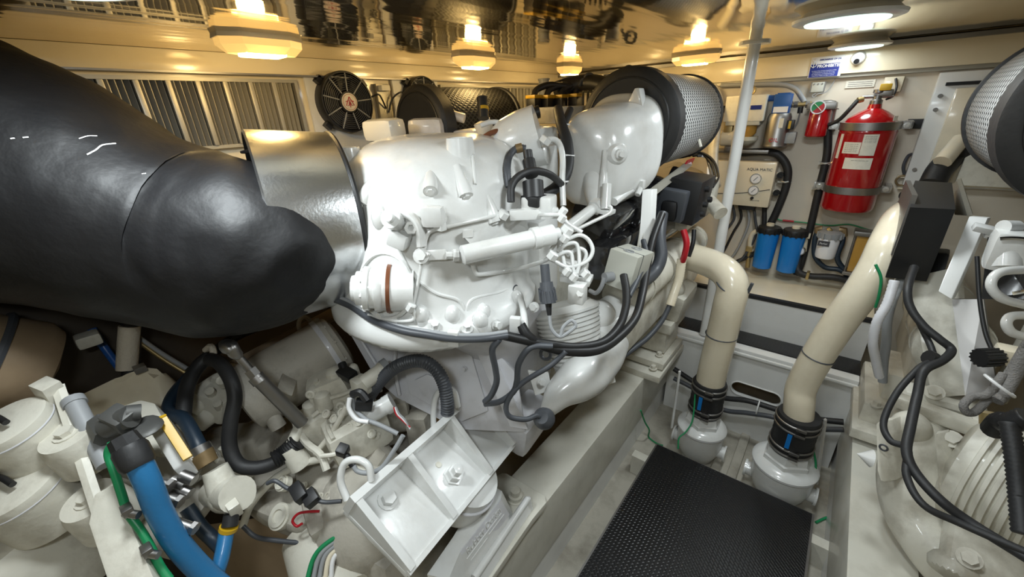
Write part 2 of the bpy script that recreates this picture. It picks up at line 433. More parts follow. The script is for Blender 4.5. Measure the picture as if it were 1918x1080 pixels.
def oct_lamp(x, y, L, along, label):
    t = thing('octagonal_lamp', label, 'lamp', (x, y, CEIL-.06), 'warm octagonal lamps on the ceiling')
    def ringz(h, s):
        a, b = L/2*s[0], .055*s[1]; c = .05
        pts = [(-a, -b+c*.6), (-a+c, -b), (a-c, -b), (a, -b+c*.6), (a, b-c*.6), (a-c, b), (-a+c, b), (-a, b-c*.6)]
        return [V((x+(p[1] if along == 'y' else p[0]), y+(p[0] if along == 'y' else p[1]), h)) for p in pts]
    MB().ring_loft([ringz(CEIL, (1, 1)), ringz(CEIL-.012, (1.02, 1.05))]).build('base_ring', 'creamp', t)
    MB().ring_loft([ringz(CEIL-.012, (.98, .98)), ringz(CEIL-.03, (.97, .95)), ringz(CEIL-.05, (.82, .65))]).build('lens', LENSM, t, flat=True)
    MB().box((x, y, CEIL-.045), (.066, L*.5, .022) if along == 'y' else (L*.5, .066, .022), bev=.006).build('tube_light', WARMM, t)
    ld = bpy.data.lights.new('lamp_light', 'POINT'); ld.shadow_soft_size = .035
    ld.energy = OCT_LAMP_W*.9; ld.color = (1, .70, .30)
    lo = bpy.data.objects.new('lamp_light', ld); COL.objects.link(lo); lo.location = (0, 0, -.02); lo.parent = t
LENSM = mat('warm_ribbed_lens', (.9, .72, .35, 1), .2, emit='ffc870', estr=.75)
oct_lamp(-1.48, .64, .24, 'y', 'lit octagonal lamp on the ceiling above the louvred vent, nearest and largest')
oct_lamp(-1.43, 1.54, .24, 'y', 'lit octagonal lamp on the ceiling above the far left air filter')
oct_lamp(-1.45, 2.40, .22, 'y', 'smallest lit octagonal lamp on the ceiling in the far left corner')
oct_lamp(-.76, 2.55, .24, 'x', 'lit octagonal lamp on the ceiling above the large right-bank air filter')

# dome camera
t = thing('dome_camera', 'small white dome security camera under the ceiling on the front wall', 'camera', (-.075, 2.93, 1.90))
MB().lathe([(0, .03), (.012, .032), (.03, .026)], (-.075, 2.955, 1.935), (0, -1, -.2), 20).build('base', 'stepw', t)
MB().ell((-.075, 2.925, 1.925), .024).build('ball', 'stepw', t)
MB().cyl((-.077, 2.904, 1.918), (-.078, 2.898, 1.915), .012).build('lens', 'black', t)

# stanchion
t = thing('stanchion', 'pale vertical pole with ceiling flange in front of the bulkhead equipment', 'pole', (-.455, 2.38, .46))
MB().cyl((-.455, 2.38, .46), (-.455, 2.38, 2.0), .027, seg=24).build('pole', 'lgrey' if 0 else 'stepw', t)
MB().cyl((-.455, 2.38, 1.992), (-.455, 2.38, 2.0), .065, seg=28).build('ceiling_flange', 'stepw', t)

# ---------------------------------------------------------------- louvred vents on the left wall
def vent(y0, y1, z0, z1, label, bays, x=-1.888):
    t = thing('louvred_vent', label, 'vent', (x, (y0+y1)/2, z0), 'louvred vents on the left wall')
    f = MB(); w = .012
    f.box((x+.014, (y0+y1)/2, z1+w/2), (.03, y1-y0+2*w, w)); f.box((x+.014, (y0+y1)/2, z0-w/2), (.03, y1-y0+2*w, w))
    f.box((x+.014, y0-w/2, (z0+z1)/2), (.03, w, z1-z0)); f.box((x+.014, y1+w/2, (z0+z1)/2), (.03, w, z1-z0))
    f.build('frame', 'grille', t)
    MB().box((x+.0, (y0+y1)/2, (z0+z1)/2), (.006, y1-y0, z1-z0)).build('back_panel', 'void', t)
    n = bays; dy = (y1-y0)/n
    for k in range(n):
        if k: MB().box((x+.022, y0+k*dy, (z0+z1)/2), (.03, .016, z1-z0), bev=.003).build('mullion', 'grille', t)
        for j in range(4):
            yy = y0+k*dy+dy*(j+.8)/4.8
            MB().box((x+.012, yy, (z0+z1)/2), (.022, .003, z1-z0), rot=(0, 0, .5)).build('louvre_blade', 'grille', t)
    return t
vent(-.3, .9, 1.69, 1.905, 'long dusty louvred vent on the left wall behind the black exhaust lagging', 14)
vent(1.72, 2.62, 1.69, 1.90, 'far louvred vent on the left wall behind the left-bank air filter', 12)

# axial fans between the vents
def fan(y, z, r, label):
    x = -1.88
    t = thing('axial_fan', label, 'fan', (x, y, z-r), 'black axial fans on the left wall')
    MB().box((x+.006, y, z-.05), (.012, .30, .34)).build('mounting_plate', 'stepw', t)
    mb = MB(); mb.lathe([(0, r*.9), (0, r*1.0), (.055, r*1.02), (.06, r*1.0), (.06, r*.95), (.01, r*.92)], (x+.012, y, z), (1, 0, 0), 48)
    for a in (.6, 2.4, 3.9, 5.5): mb.box((x+.03, y+(r+.012)*math.cos(a), z+(r+.012)*math.sin(a)), (.03, .02, .03), rot=(a, 0, 0))
    mb.build('shroud', 'black', t)
    g = MB()
    for k in range(9):
        rr = r*(.36+.066*k); g.torus((x+.07, y, z), (1, 0, 0), rr, .0016, 40, 5)
    g.build('guard_rings', 'dgrey', t)
    for k in range(9):
        a = 2*PI*k/9+.1
        MB().tube([(x+.072, y+r*.3*math.cos(a), z+r*.3*math.sin(a)), (x+.068, y+r*.98*math.cos(a), z+r*.98*math.sin(a))], .0028, 6, 1).build('guard_spoke', 'grey', t)
    for k in range(8):
        a = 2*PI*k/8; e1 = V((0, math.cos(a), math.sin(a))); e2 = V((0, -math.sin(a), math.cos(a))); c = V((x+.035, y, z))
        MB().ring_loft([[c+e1*r*.28+e2*.012+V((.012, 0, 0)), c+e1*r*.28-e2*.018-V((.012, 0, 0)), c+e1*r*.28-e2*.018-V((.015, 0, 0)), c+e1*r*.28+e2*.012+V((.009, 0, 0))],
                        [c+e1*r*.9+e2*.03+V((.008, 0, 0)), c+e1*r*.9-e2*.025-V((.008, 0, 0)), c+e1*r*.9-e2*.025-V((.011, 0, 0)), c+e1*r*.9+e2*.03+V((.005, 0, 0))]]).build('blade', 'black', t)
    h = MB().lathe([(0, r*.38), (.055, r*.38), (.062, r*.35), (.062, .002)], (x+.015, y, z), (1, 0, 0), 32).build('motor_hub', 'black', t)
    d = MB().lathe([(0, r*.30), (.003, r*.30), (.003, .001)], (x+.077, y, z), (1, 0, 0), 32).build('hub_badge', 'paper', h)
    b = MB(); c = V((x+.0815, y, z))
    q = r*.16
    b.torus(c, (1, 0, 0), r*.26, .0007, 30, 4)
    for pts in (((0, q*1.1), (-q, -q*.7), (-q*.35, -q*.7), (0, q*.3), (q*.35, -q*.7), (q, -q*.7), (0, q*1.1)), ((-q, q*.1), (-q*.3, q*.3)), ((q, q*.1), (q*.3, q*.3)), ((0, q*.5), (0, -q*1.1))):
        b.tube([c+V((0, a_, b_)) for a_, b_ in pts], .0016, 5, 1)
    b.build('red_emblem', 'rwire', h)
    return t
fan(1.10, 1.828, .124, 'nearer black axial fan with round badge on the left wall')
fan(1.545, 1.845, .100, 'farther black axial fan on the left wall, half behind the left-bank filter')
t = thing('wall_channel', 'pale upright channel with latch between the two fans', 'channel', (-1.88, 1.33, 1.6))
MB().box((-1.875, 1.33, 1.76), (.02, .07, .3), bev=.003).build('channel', 'grille', t)
MB().box((-1.85, 1.33, 1.89), (.03, .05, .025), bev=.003).build('latch', 'paper', t)
hose('fan_cable', [(-1.83, 1.235, 1.85), (-1.82, 1.27, 1.86), (-1.84, 1.30, 1.84), (-1.86, 1.33, 1.80)], .004, 'black', 'thin black cable from the nearer fan into the channel', 'cable', 'fan cables')
hose('fan_cable', [(-1.83, 1.44, 1.86), (-1.82, 1.40, 1.87), (-1.84, 1.36, 1.84), (-1.86, 1.34, 1.78)], .004, 'black', 'thin black cable from the farther fan into the channel', 'cable', 'fan cables')
# ---------------------------------------------------------------- equipment on the front bulkhead (wall face y = 3)
def up_(p, q): return (q-p)
# fire extinguisher
cx, cyy, r = .045, 2.875, .118
t = thing('fire_extinguisher', 'large red fire extinguisher cylinder strapped to the front bulkhead', 'fire extinguisher', (cx, cyy, 1.18))
MB().lathe([(0, .09), (.004, r*.93), (.02, r), (.40, r), (.42, r*.985), (.465, r*.84), (.495, r*.5), (.51, .03), (.53, .026), (.53, .001)], (cx, cyy, 1.185), (0, 0, 1), 48).build('cylinder', 'red', t)
MB().torus((cx, cyy, 1.585), (0, 0, 1), r-.001, .003, 48).build('weld_seam', 'red', t)
v = MB().lathe([(0, .026), (.02, .026), (.025, .018), (.05, .018), (.055, .024), (.07, .024)], (cx, cyy, 1.712), (0, 0, 1), 14).box((cx+.02, cyy, 1.765), (.07, .035, .03), bev=.006)
v.cyl((cx-.06, cyy, 1.75), (cx+.06, cyy, 1.75), .008); v.build('valve', 'dsteel', t)
MB().cyl((cx-.055, cyy, 1.74), (cx-.075, cyy-.01, 1.735), .014).build('valve_port', 'brass', t)
MB().box((cx+.02, cyy-.02, 1.79), (.045, .03, .03), bev=.004).build('valve_tag', 'yellow', t)
for z in (1.615, 1.30):
    s = MB(); s.lathe([(-.018, r+.001), (-.018, r+.005), (.018, r+.005), (.018, r+.001)], (cx, cyy, z), (0, 0, 1), 48)
    s.box((cx-r-.02, 2.90, z), (.045, .006, .036)); s.box((cx+r+.02, 2.90, z), (.045, .006, .036))
    st = s.build('strap', 'dsteel', t)
    for sx in (-1, 1):
        b = MB(); b.box((cx+sx*(r+.035), 2.95, z), (.03, .1, .036), bev=.003); b.build('strap_bracket', 'steel', t)
        MB().hexbolt((cx+sx*(r+.025), 2.895, z), (0, -1, 0), .009, .01).build('strap_bolt', 'steel', t)
MB().box((cx+r+.06, 2.99, 1.615), (.06, .02, .045), bev=.002).build('backing_plate', 'black', t)
def on_cyl(px0, py0, w_, h_, m, name, parent, da=0, tilt=0):   # label patch wrapped on the cylinder
    a0 = px0; n = 8; rr = r+.0015; pts = []
    g = MB()
    for j in (0, 1):
        row = []
        for k in range(n+1):
            a = a0+(k/n-.5)*w_/r; z = py0+(j-.5)*h_+tilt*(k/n-.5)
            row.append((a, z))
        pts.append(row)
    vs = [[[g.bm.verts.new((cx+q*math.sin(a), cyy-q*math.cos(a), z)) for a, z in row] for row in pts] for q in (r+.0002, rr)]
    for L in (0, 1):
        for k in range(n): g.bm.faces.new((vs[L][0][k], vs[L][0][k+1], vs[L][1][k+1], vs[L][1][k]))
    for k in range(n):
        for j in (0, 1): g.bm.faces.new((vs[0][j][k], vs[0][j][k+1], vs[1][j][k+1], vs[1][j][k]))
    for j in (0, n): g.bm.faces.new((vs[0][0][j], vs[0][1][j], vs[1][1][j], vs[1][0][j]))
    return g.build(name, m, parent)
on_cyl(-.42, 1.515, .075, .055, 'paper', 'inspection_label', t)
on_cyl(.17, 1.53, .06, .10, 'paper', 'inspection_label', t)
on_cyl(-.05, 1.44, .115, .055, 'paper', 'torn_label', t)
on_cyl(-.95, 1.52, .018, .12, 'paper', 'side_label', t)
on_cyl(.85, 1.65, .022, .022, 'paper', 'date_sticker', t)
# printed lines on the labels (plain strokes)
for k in range(5):
    on_cyl(-.42, 1.533-k*.009, .055, .0018, 'mark', 'printed_line', t)
    on_cyl(.17, 1.57-k*.007, .045, .0015, 'mark', 'printed_line', t)
on_cyl(.0, 1.455, .07, .0015, 'mark', 'printed_line', t)
# discharge horn/hose on the left shoulder
hose('discharge_hose', [(cx-.075, cyy-.01, 1.735), (cx-.10, cyy-.02, 1.69), (cx-.13, cyy-.0, 1.645), (cx-.17, cyy+.02, 1.62)], .010, 'rubber', 'short dark hose curving off the shoulder of the red extinguisher')

# oil placard on the trim band
t = thing('warning_placard', 'blue and white oil discharge placard on the cream band of the front wall', 'sign', (-.21, 2.945, 1.875))
c = V((-.203, 2.945, 1.905)); X = V((1, 0, 0)); Z = V((0, 0, 1)); y = 2.947
ww, hh = .142, .098
MB().box((c.x, y, c.z), (ww, .003, hh), bev=.001).build('white_plate', 'signw', t)
MB().box((c.x-.004, y-.002, c.z-.016), (ww-.016, .002, hh-.036)).build('blue_field', 'signblue', t)
text('heading', 'PROHIBITED', .0195, (c.x+.016, y-.0035, c.z+.004), X, Z, 'signw', t, .0005, bold=.0006)
text('first_line', 'DISCHARGE OF OIL', .0105, (c.x+.014, y-.0025, c.z+.034), X, Z, 'signblue', t, .0005, bold=.0003)
for k, s in enumerate(('The Federal Water Pollution Control Act prohibits', 'the discharge of oil or oily waste into or upon', 'the navigable waters and contiguous zone of the', 'United States. Violators are subject to penalty.')):
    text('small_print', s, .0052, (c.x-.004, y-.0035, c.z-.018-k*.0075), X, Z, 'signw', t, .0003)
b = MB(); ac = V((c.x-.055, y-.0045, c.z+.012))
b.torus(ac+V((0, 0, .024)), (0, 1, 0), .007, .0014, 20, 5); b.tube([ac+V((0, 0, .018)), ac-V((0, 0, .014))], .0016, 5, 1)
b.torus(ac-V((0, 0, -.002)), (0, 1, 0), .012, .0018, 24, 5, PI*.0 if 0 else 0, 2*PI); b.build('anchor_symbol', 'signw', t)

# terminal block and plate below the placard
t = thing('terminal_block', 'small pale terminal block with wire loop below the blue placard', 'terminal block', F(1532, 172, .02))
c = F(1532, 163, .012)
MB().box((c.x, 2.985, c.z), (.055, .03, .05), bev=.003).build('block', 'lgrey', t)
for sx in (-1, 1): MB().box((c.x+sx*.03, 2.985, c.z), (.006, .02, .05)).build('end_clamp', 'dsteel', t)
for k in range(3): MB().cyl((c.x-.018+k*.018, 2.972, c.z+.015), (c.x-.018+k*.018, 2.967, c.z+.015), .004, seg=10).build('terminal_screw', 'dsteel', t)
MB().tube([V((c.x, 2.965, c.z-.03)), V((c.x-.015, 2.96, c.z-.042)), V((c.x-.005, 2.96, c.z-.05)), V((c.x+.01, 2.962, c.z-.035)), V((c.x+.045, 2.97, c.z-.025)), V((c.x+.065, 2.98, c.z+.02)), V((c.x+.067, 2.985, c.z+.045))], .0022, 6).build('wire', 'grey', t)
t = MB().box(F(1611, 157, .005), (.12, .004, .035)).build('data_plate', 'paper', None, 'narrow grey printed plate on the bulkhead left of the extinguisher valve', 'plate')
for k in range(3): MB().box(F(1611, 157, .008)+V((0, 0, .009-.009*k)), (.1, .001, .0025)).build('printed_line', 'dsteel', t)
t = MB().box(F(1672, 158, .012), (.075, .024, .07), bev=.004).build('release_box', 'creamp', None, 'cream control box behind the extinguisher valve', 'box')
hose('valve_cable', [F(1678, 147, .03), F(1679, 165, .05), F(1672, 180, .08), F(1660, 186, .1)], .005, 'black', 'black cable dropping from the cream box to the extinguisher valve', 'cable')

# small red filter with gauge
t = thing('red_fuel_filter', 'small red canister filter with red and green gauge beside the extinguisher', 'filter', F(1523, 250, .08))
c0, c1 = F(1534, 200, .09), F(1523, 250, .09); cc = V((-.175, 2.91, 1.56))
rr = .05
MB().lathe([(0, rr*.9), (.006, rr), (.13, rr), (.14, rr*.9)], cc, (0, 0, 1), 28).build('canister', 'red', t)
MB().box(cc+V((0, 0, .155)), (.13, .09, .035), bev=.006).box(cc+V((0, .05, .15)), (.1, .08, .05)).build('filter_head', 'dsteel', t)
g = cc+V((-.012, -.055, .15)); MB().lathe([(0, .034), (.014, .034), (.014, .03), (.011, .03), (.011, .001)], g, (0, -1, 0), 28).build('gauge', 'steel', t)
for nm, m_, a0, a1 in (('green_sector', 'green', -PI*.75, PI*.25), ('red_sector', 'rwire', PI*.25, PI*1.25)):
    ce = g+V((0, -.0115, 0)); pts = [ce+V((-.028*math.cos(a0+PI/2+(a1-a0)*k/12)*(1), 0, .028*math.sin(a0+PI/2+(a1-a0)*k/12))) for k in range(13)]
    MB().prism(pts, V((0, -.0015, 0))).build(nm, m_, t)
MB().tube([g+V((-.02, -.0145, .02)), g+V((.018, -.0145, -.018))], .0015, 5, 1).build('needle', 'paper', t)
# T fitting + black hose to the floor
t = thing('pipe_fitting', 'grey steel elbow fitting right of the small red filter', 'fitting', F(1555, 215, .08))
MB().tube([F(1540, 195, .06), F(1560, 195, .06), F(1558, 210, .06), F(1553, 232, .06)], .019, 12, 3).build('elbow', 'dsteel', t)
MB().hexbolt(F(1556, 205, .06), (0, 0, 1), .024, .02).build('hex_nut', 'dsteel', t)
hose('drain_hose', [F(1551, 232, .05), F(1549, 290, .05), F(1535, 350, .05), F(1518, 425, .05), F(1503, 485, .06), F(1492, 515, .08)], .020, 'rubber', 'long black hose running down the bulkhead left of the extinguisher')
for k, (a, b) in enumerate(((1546, 305), (1533, 352), (1551, 232))):
    MB().tube([F(a-10, b, .075), F(a, b+1, .08), F(a+10, b, .075)], .005, 6).box(F(a, b, .04), (.06, .05, .012)).build('hose_clip', 'steel', None, ('steel clip on the long black bulkhead hose, middle of its run', 'steel clip on the long black hose beside the lower extinguisher strap', 'steel clip at the top end of the long black bulkhead hose')[k], 'clip', 'clips on the long black hose')

# blue valve block and grey motor
t = thing('transfer_pump', 'grey cylindrical pump with blue top valve on the front bulkhead', 'pump', F(1450, 278, .09))
a, b = F(1462, 212, .1), F(1446, 275, .1)
a = V((a.x, 2.9, a.z)); b = V((a.x+.0, 2.9, b.z))
MB().lathe([(0, .055), (.008, .064), (.02, .06), ((a-b).length-.02, .06), ((a-b).length, .052)], b, a-b, 28).build('motor', 'dsteel', t)
bb = MB(); bb.box(a+V((0, 0, .05)), (.085, .06, .1), bev=.004); bb.cyl(a+V((-.02, 0, .08)), a+V((-.085, 0, .08)), .016); bb.box(a+V((.0, 0, .095)), (.06, .05, .02)); bb.build('valve_body', 'bluep', t)
MB().box(a+V((0, -.032, .02)), (.07, .003, .03)).build('valve_label', 'signw', t)
MB().box(a+V((.065, 0, -.13)), (.07, .06, .06), bev=.006).build('switch_box', 'grey', t)
MB().box(a+V((.02, -.055, -.05)), (.02, .012, .05)).build('warning_label', 'paper', t)
text('red_print', 'OIL', .03, a+V((.0, -.0625, -.14)), X, Z, 'rwire', t, .001)
MB().box(a+V((.06, -.02, -.06)), (.04, .04, .05), bev=.004).build('relay', 'black', t)
MB().box(a+V((.06, -.041, -.06)), (.012, .003, .04)).build('relay_stripe', 'yellow', t)
# pipework between
t = thing('brass_pipework', 'short steel pipe with nuts joining the blue valve to the red filter', 'pipe', F(1490, 200, .08))
MB().cyl(F(1475, 197, .08), F(1520, 194, .08), .012).build('pipe', 'brass', t)
for a_ in (1480, 1490, 1512): MB().tube([F(a_-3, 196, .08), F(a_+5, 195.5, .08)], .019, 6, 1).build('pipe_nut', 'dsteel', t)
MB().cyl(F(1500, 200, .08), F(1498, 212, .08), .013).build('sender', 'black', t)
MB().tube([F(1498, 212, .08), F(1494, 228, .06), F(1487, 240, .05)], .004, 6).build('sender_lead', 'grey', t)
hose('grey_hose', [F(1350, 160, .03), F(1400, 158, .03), F(1460, 158, .03), F(1488, 166, .04), F(1500, 180, .06), F(1507, 192, .08)], .013, 'grey', 'grey hose along the underside of the cream band to the red filter')

# white box separator with amber bowl
t = thing('fuel_separator', 'white box with amber bowl below, partly behind the pale stanchion', 'filter', F(1395, 270, .09))
c = F(1398, 203, .1)
MB().box((c.x, 2.9, c.z), (.21, .12, .14), bev=.008).build('housing', 'paper', t)
MB().box((c.x, 2.9, c.z-.078), (.18, .11, .025), bev=.004).build('housing_base', 'lgrey', t)
MB().box((c.x+.06, 2.838, c.z+.005), (.055, .003, .022)).build('blue_label', 'signblue', t)
MB().lathe([(0, .03), (.02, .045), (.07, .045)], (c.x+.03, 2.9, c.z-.155), (0, 0, 1), 24).build('amber_bowl', 'glass', t)
MB().lathe([(0, .02), (.02, .05), (.03, .06), (.05, .06)], (c.x+.03, 2.9, c.z-.205), (0, 0, 1), 24).build('lower_bowl', 'lgrey', t)
MB().torus((c.x+.01, 2.9, c.z+.095), (0, 1, 0), .02, .005, 20).build('lifting_eye', 'brass', t)
MB().box((c.x-.075, 2.9, c.z-.13), (.05, .07, .12), bev=.01).build('side_bracket', 'brass', t)
MB().cyl((c.x-.115, 2.9, c.z+.0), (c.x-.14, 2.9, c.z), .02).build('side_knob', 'black', t)
MB().box((c.x+.01, 2.93, c.z-.24), (.3, .1, .02), bev=.004).build('shelf_bracket', 'dsteel', t)
t = thing('small_pump_motor', 'white pump motor at the left of the amber bowl separator', 'pump', F(1365, 270, .1))
MB().lathe([(0, .04), (.01, .048), (.12, .048), (.13, .035)], F(1350, 258, .1), (1, 0, 0), 24).build('motor', 'creamp', t)
MB().box(F(1368, 278, .1), (.06, .06, .03), bev=.004).build('foot', 'dsteel', t)

# control box with two gauges
t = thing('hydraulic_control_box', 'cream control box with two round gauges on the front bulkhead', 'control box', (-.48, 2.92, 1.15))
MB().box((-.49, 2.94, 1.285), (.34, .12, .27), bev=.012).build('housing', 'creamp', t)
MB().tube([V((-.655, 2.877, 1.215)), V((-.55, 2.877, 1.222)), V((-.45, 2.877, 1.235)), V((-.33, 2.877, 1.262))], .002, 5).build('curved_line', 'mark', t)
text('box_lettering', 'AQUA MATIC', .022, (-.405, 2.8785, 1.375), X, Z, 'mark', t, .0005)
for z, q in ((1.322, .031), (1.252, .029)):
    gg = MB().lathe([(0, q), (.012, q), (.012, q*.85), (.009, q*.85), (.009, .001)], (-.415, 2.88, z), (0, -1, 0), 28).build('gauge', 'steel', t)
    MB().lathe([(0, q*.84), (.001, .001)], (-.415, 2.8695, z), (0, -1, 0), 24).build('gauge_face', 'signw', gg)
    MB().tube([V((-.425, 2.868, z-.012)), V((-.405, 2.868, z+.012))], .0015, 5, 1).build('gauge_needle', 'mark', gg)
for z in (1.34, 1.235): 
    MB().lathe([(0, .018), (.02, .018), (.02, .012), (.008, .012), (.008, .001)], (-.30, 2.95, z), (0, -1, 0), 20).build('mounting_boss', 'black', t)
    MB().box((-.315, 2.955, z), (.03, .012, .03)).build('mounting_tab', 'creamp', t)
MB().cyl((-.415, 2.878, 1.205), (-.415, 2.868, 1.205), .009).build('knob', 'black', t)
MB().cyl((-.56, 2.878, 1.30), (-.56, 2.872, 1.30), .009).build('screw_cap', 'dsteel', t)
text('gauge_caption', 'REGULATOR', .009, (-.40, 2.8785, 1.19), X, Z, 'mark', t, .0003)
t2 = MB().box((-.44, 2.95, 1.135), (.09, .08, .03), bev=.004).build('connector_block', 'black', t)

hose('black_loop_hose', [F(1390, 286, .05), F(1430, 284, .05), F(1458, 290, .05), F(1475, 315, .05), F(1472, 350, .05), F(1455, 395, .05), F(1440, 425, .05)], .022, 'rubber', 'thick black hose looping over the gauge box and down to the blue filters')
MB().tube([F(1462, 339, .08), F(1470, 341, .085), F(1477, 340, .08)], .005, 6).box(F(1470, 340, .03), (.07, .04, .012)).build('hose_clip', 'steel', None, 'steel clip on the hose that loops over the gauge box', 'clip')
hose('black_vertical_hose', [F(1432, 386, .04), F(1430, 430, .05), F(1418, 470, .06), F(1380, 490, .06)], .014, 'rubber', 'short black hose between gauge box and the two blue filters')
for k, (a, b, c_, m_, lb) in enumerate(((1372, 384, 1362, 'dgrey', 'dark cable hanging below the gauge box, leftmost'), (1385, 384, 1378, 'black', 'black cable hanging below the gauge box, second from left'), (1400, 386, 1400, 'grey', 'grey cable hanging below the gauge box, third from left'), (1412, 388, 1420, 'dgrey', 'dark cable hanging below the gauge box, rightmost'))):
    hose('hanging_cable', [F(a, b, .05), F(a+3, b+25, .05), F(c_-4, b+50, .06), F(c_-25, b+90, .07), F(c_-45, b+108, .07)], .008, m_, lb, 'cable', 'cables hanging below the gauge box')
t = thing('brass_manifold', 'dull brass pipe fittings left of the blue filter canisters', 'pipe fitting', F(1395, 490, .06))
MB().tube([F(1360, 395, .04), F(1358, 440, .04), F(1350, 480, .04)], .008, 8, 3).build('copper_pipe', 'brass', t)
MB().tube([F(1418, 432, .06), F(1408, 440, .06), F(1405, 460, .06), F(1408, 470, .06)], .016, 10, 3).build('white_elbow', 'creamp', t)
MB().box(F(1404, 465, .06), (.04, .04, .035), bev=.005).cyl(F(1404, 470, .06), F(1400, 500, .06), .014).build('valve', 'brass', t)

# twin blue water filters
def bluef(x, label):
    t = thing('blue_water_filter', label, 'water filter', (x, 2.9, .765), 'pair of blue filter canisters')
    MB().lathe([(0, .045), (.006, .053), (.03, .054), (.22, .060), (.235, .060)], (x, 2.9, .765), (0, 0, 1), 32).build('canister', 'bluef', t)
    mb = MB().lathe([(0, .063), (.02, .065), (.035, .06), (.042, .03)], (x, 2.9, 1.0), (0, 0, 1), 28)
    for k in range(14):
        a = 2*PI*k/14; mb.box((x+.064*math.cos(a), 2.9+.064*math.sin(a), 1.012), (.01, .01, .028), rot=(0, 0, a))
    mb.build('cap', 'black', t)
    MB().cyl((x, 2.9, 1.04), (x, 2.9, 1.055), .022).build('port', 'creamp', t)
bluef(-.29, 'left blue filter canister of the pair at the foot of the bulkhead')
bluef(-.155, 'right blue filter canister of the pair at the foot of the bulkhead')
t = thing('pressure_gauge', 'small round pressure gauge on a cream fitting right of the blue filters', 'gauge', F(1497, 490, .06))
g = F(1499, 469, .1); MB().lathe([(0, .028), (.016, .028), (.016, .023), (.012, .023), (.012, .001)], g, (-.2, -1, .1), 24).build('gauge', 'steel', t)
MB().lathe([(0, .022), (.001, .001)], g+V((-.002, -.0135, .001)), (-.2, -1, .1), 20).build('gauge_face', 'signw', t)
MB().cyl(F(1508, 440, .07), F(1504, 470, .07), .019).box(F(1508, 440, .07), (.055, .05, .03), bev=.005).build('fitting', 'creamp', t)
hose('shelf_hose', [F(1497, 478, .08), F(1494, 502, .1), F(1500, 512, .12), F(1520, 517, .13), F(1560, 519, .13), F(1592, 526, .12)], .019, 'rubber', 'black hose lying along the shelf from the pressure gauge to the white fuel filter')
MB().box(F(1513, 515, .14), (.016, .05, .045), bev=.004).build('hose_clip', 'brass', None, 'brass clip on the black hose lying along the shelf', 'clip')

# white spin-on filter
t = thing('white_fuel_filter', 'white spin-on fuel filter with grey head above the shelf', 'filter', (.02, 2.9, .885))
MB().lathe([(0, .035), (.006, .046), (.02, .05), (.12, .052), (.13, .048)], (.015, 2.9, .885), (0, 0, 1), 32).build('canister', 'signw', t)
mb = MB().lathe([(0, .056), (.03, .058), (.04, .04)], (.015, 2.9, 1.012), (0, 0, 1), 24)
for k in range(12):
    a = 2*PI*k/12; mb.box((.015+.058*math.cos(a), 2.9+.058*math.sin(a), 1.025), (.012, .01, .03), rot=(0, 0, a))
mb.build('head', 'grey', t)
MB().box((-.005, 2.846, .985), (.055, .004, .03)).build('label', 'mark', t)
text('brand_print', 'Parker', .014, (-.005, 2.843, .985), X, Z, 'signw', t, .0005)
MB().cyl((.0, 2.9, 1.05), (.01, 2.9, 1.062), .015).build('port', 'brass', t)
t = None
hose('dark_blue_hose', [F(1532, 432, .08), F(1526, 450, .09), F(1527, 480, .1), F(1545, 500, .1), F(1572, 505, .1), F(1590, 518, .1)], .014, 'dblue', 'dark blue hose left of the white fuel filter', 'hose', 'dark blue hoses of the white filter')
hose('dark_blue_hose', [F(1580, 434, .08), F(1577, 455, .09), F(1568, 480, .1), F(1576, 498, .1), F(1594, 512, .1)], .014, 'dblue', 'dark blue hose right of the white fuel filter', 'hose', 'dark blue hoses of the white filter')
for k, (a, b) in enumerate(((1532, 432), (1580, 434))):
    MB().tube([F(a+(8 if k == 0 else -8), b-4, .08), F(a, b-4, .08), F(a, b+8, .08)], .019, 8, 1).build('hose_fitting', 'bronze', None, ('dark fitting at the top of the left dark blue hose', 'dark fitting at the top of the right dark blue hose')[k], 'fitting', 'fittings on the white filter')
MB().box(F(1597, 520, .11), (.05, .05, .07), bev=.01).build('hose_manifold', 'black', None, 'black manifold where the shelf hoses meet', 'manifold')
hose('green_bonding_wire', [F(1453, 402, .02), F(1458, 411, .02), F(1480, 414, .02), F(1510, 417, .02), F(1540, 421, .02), F(1560, 422, .02), F(1590, 420, .02), F(1620, 428, .03), F(1635, 432, .05)], .004, 'green', 'thin green wire running across the bulkhead above the filters', 'wire')
MB().cyl(F(1466, 412.5, .02), F(1487, 414.5, .02), .006).build('wire_splice', 'rwire', None, 'red splice sleeve on the green bulkhead wire', 'splice')

# square amber sight filter
t = thing('amber_filter', 'amber sight filter in steel frame above the shelf, right of the white filter', 'filter', (.16, 2.9, .82))
MB().box((.17, 2.91, .94), (.075, .07, .21), bev=.006).build('bowl', 'glass', t)
for sx in (-1, 1): MB().cyl((.17+sx*.045, 2.88, .82), (.17+sx*.045, 2.88, 1.06), .006).build('tie_rod', 'dsteel', t)
MB().box((.17, 2.9, 1.06), (.11, .09, .025), bev=.004).build('top_plate', 'dsteel', t)
MB().box((.17, 2.9, .825), (.11, .09, .02), bev=.004).build('bottom_plate', 'dsteel', t)
g = V((.215, 2.86, 1.075)); MB().lathe([(0, .026), (.014, .026), (.014, .021), (.011, .021), (.011, .001)], g, (0, -1, 0), 24).build('gauge', 'black', t)
MB().lathe([(0, .02), (.001, .001)], g+V((0, -.0125, 0)), (0, -1, 0), 20).build('gauge_face', 'signw', t)

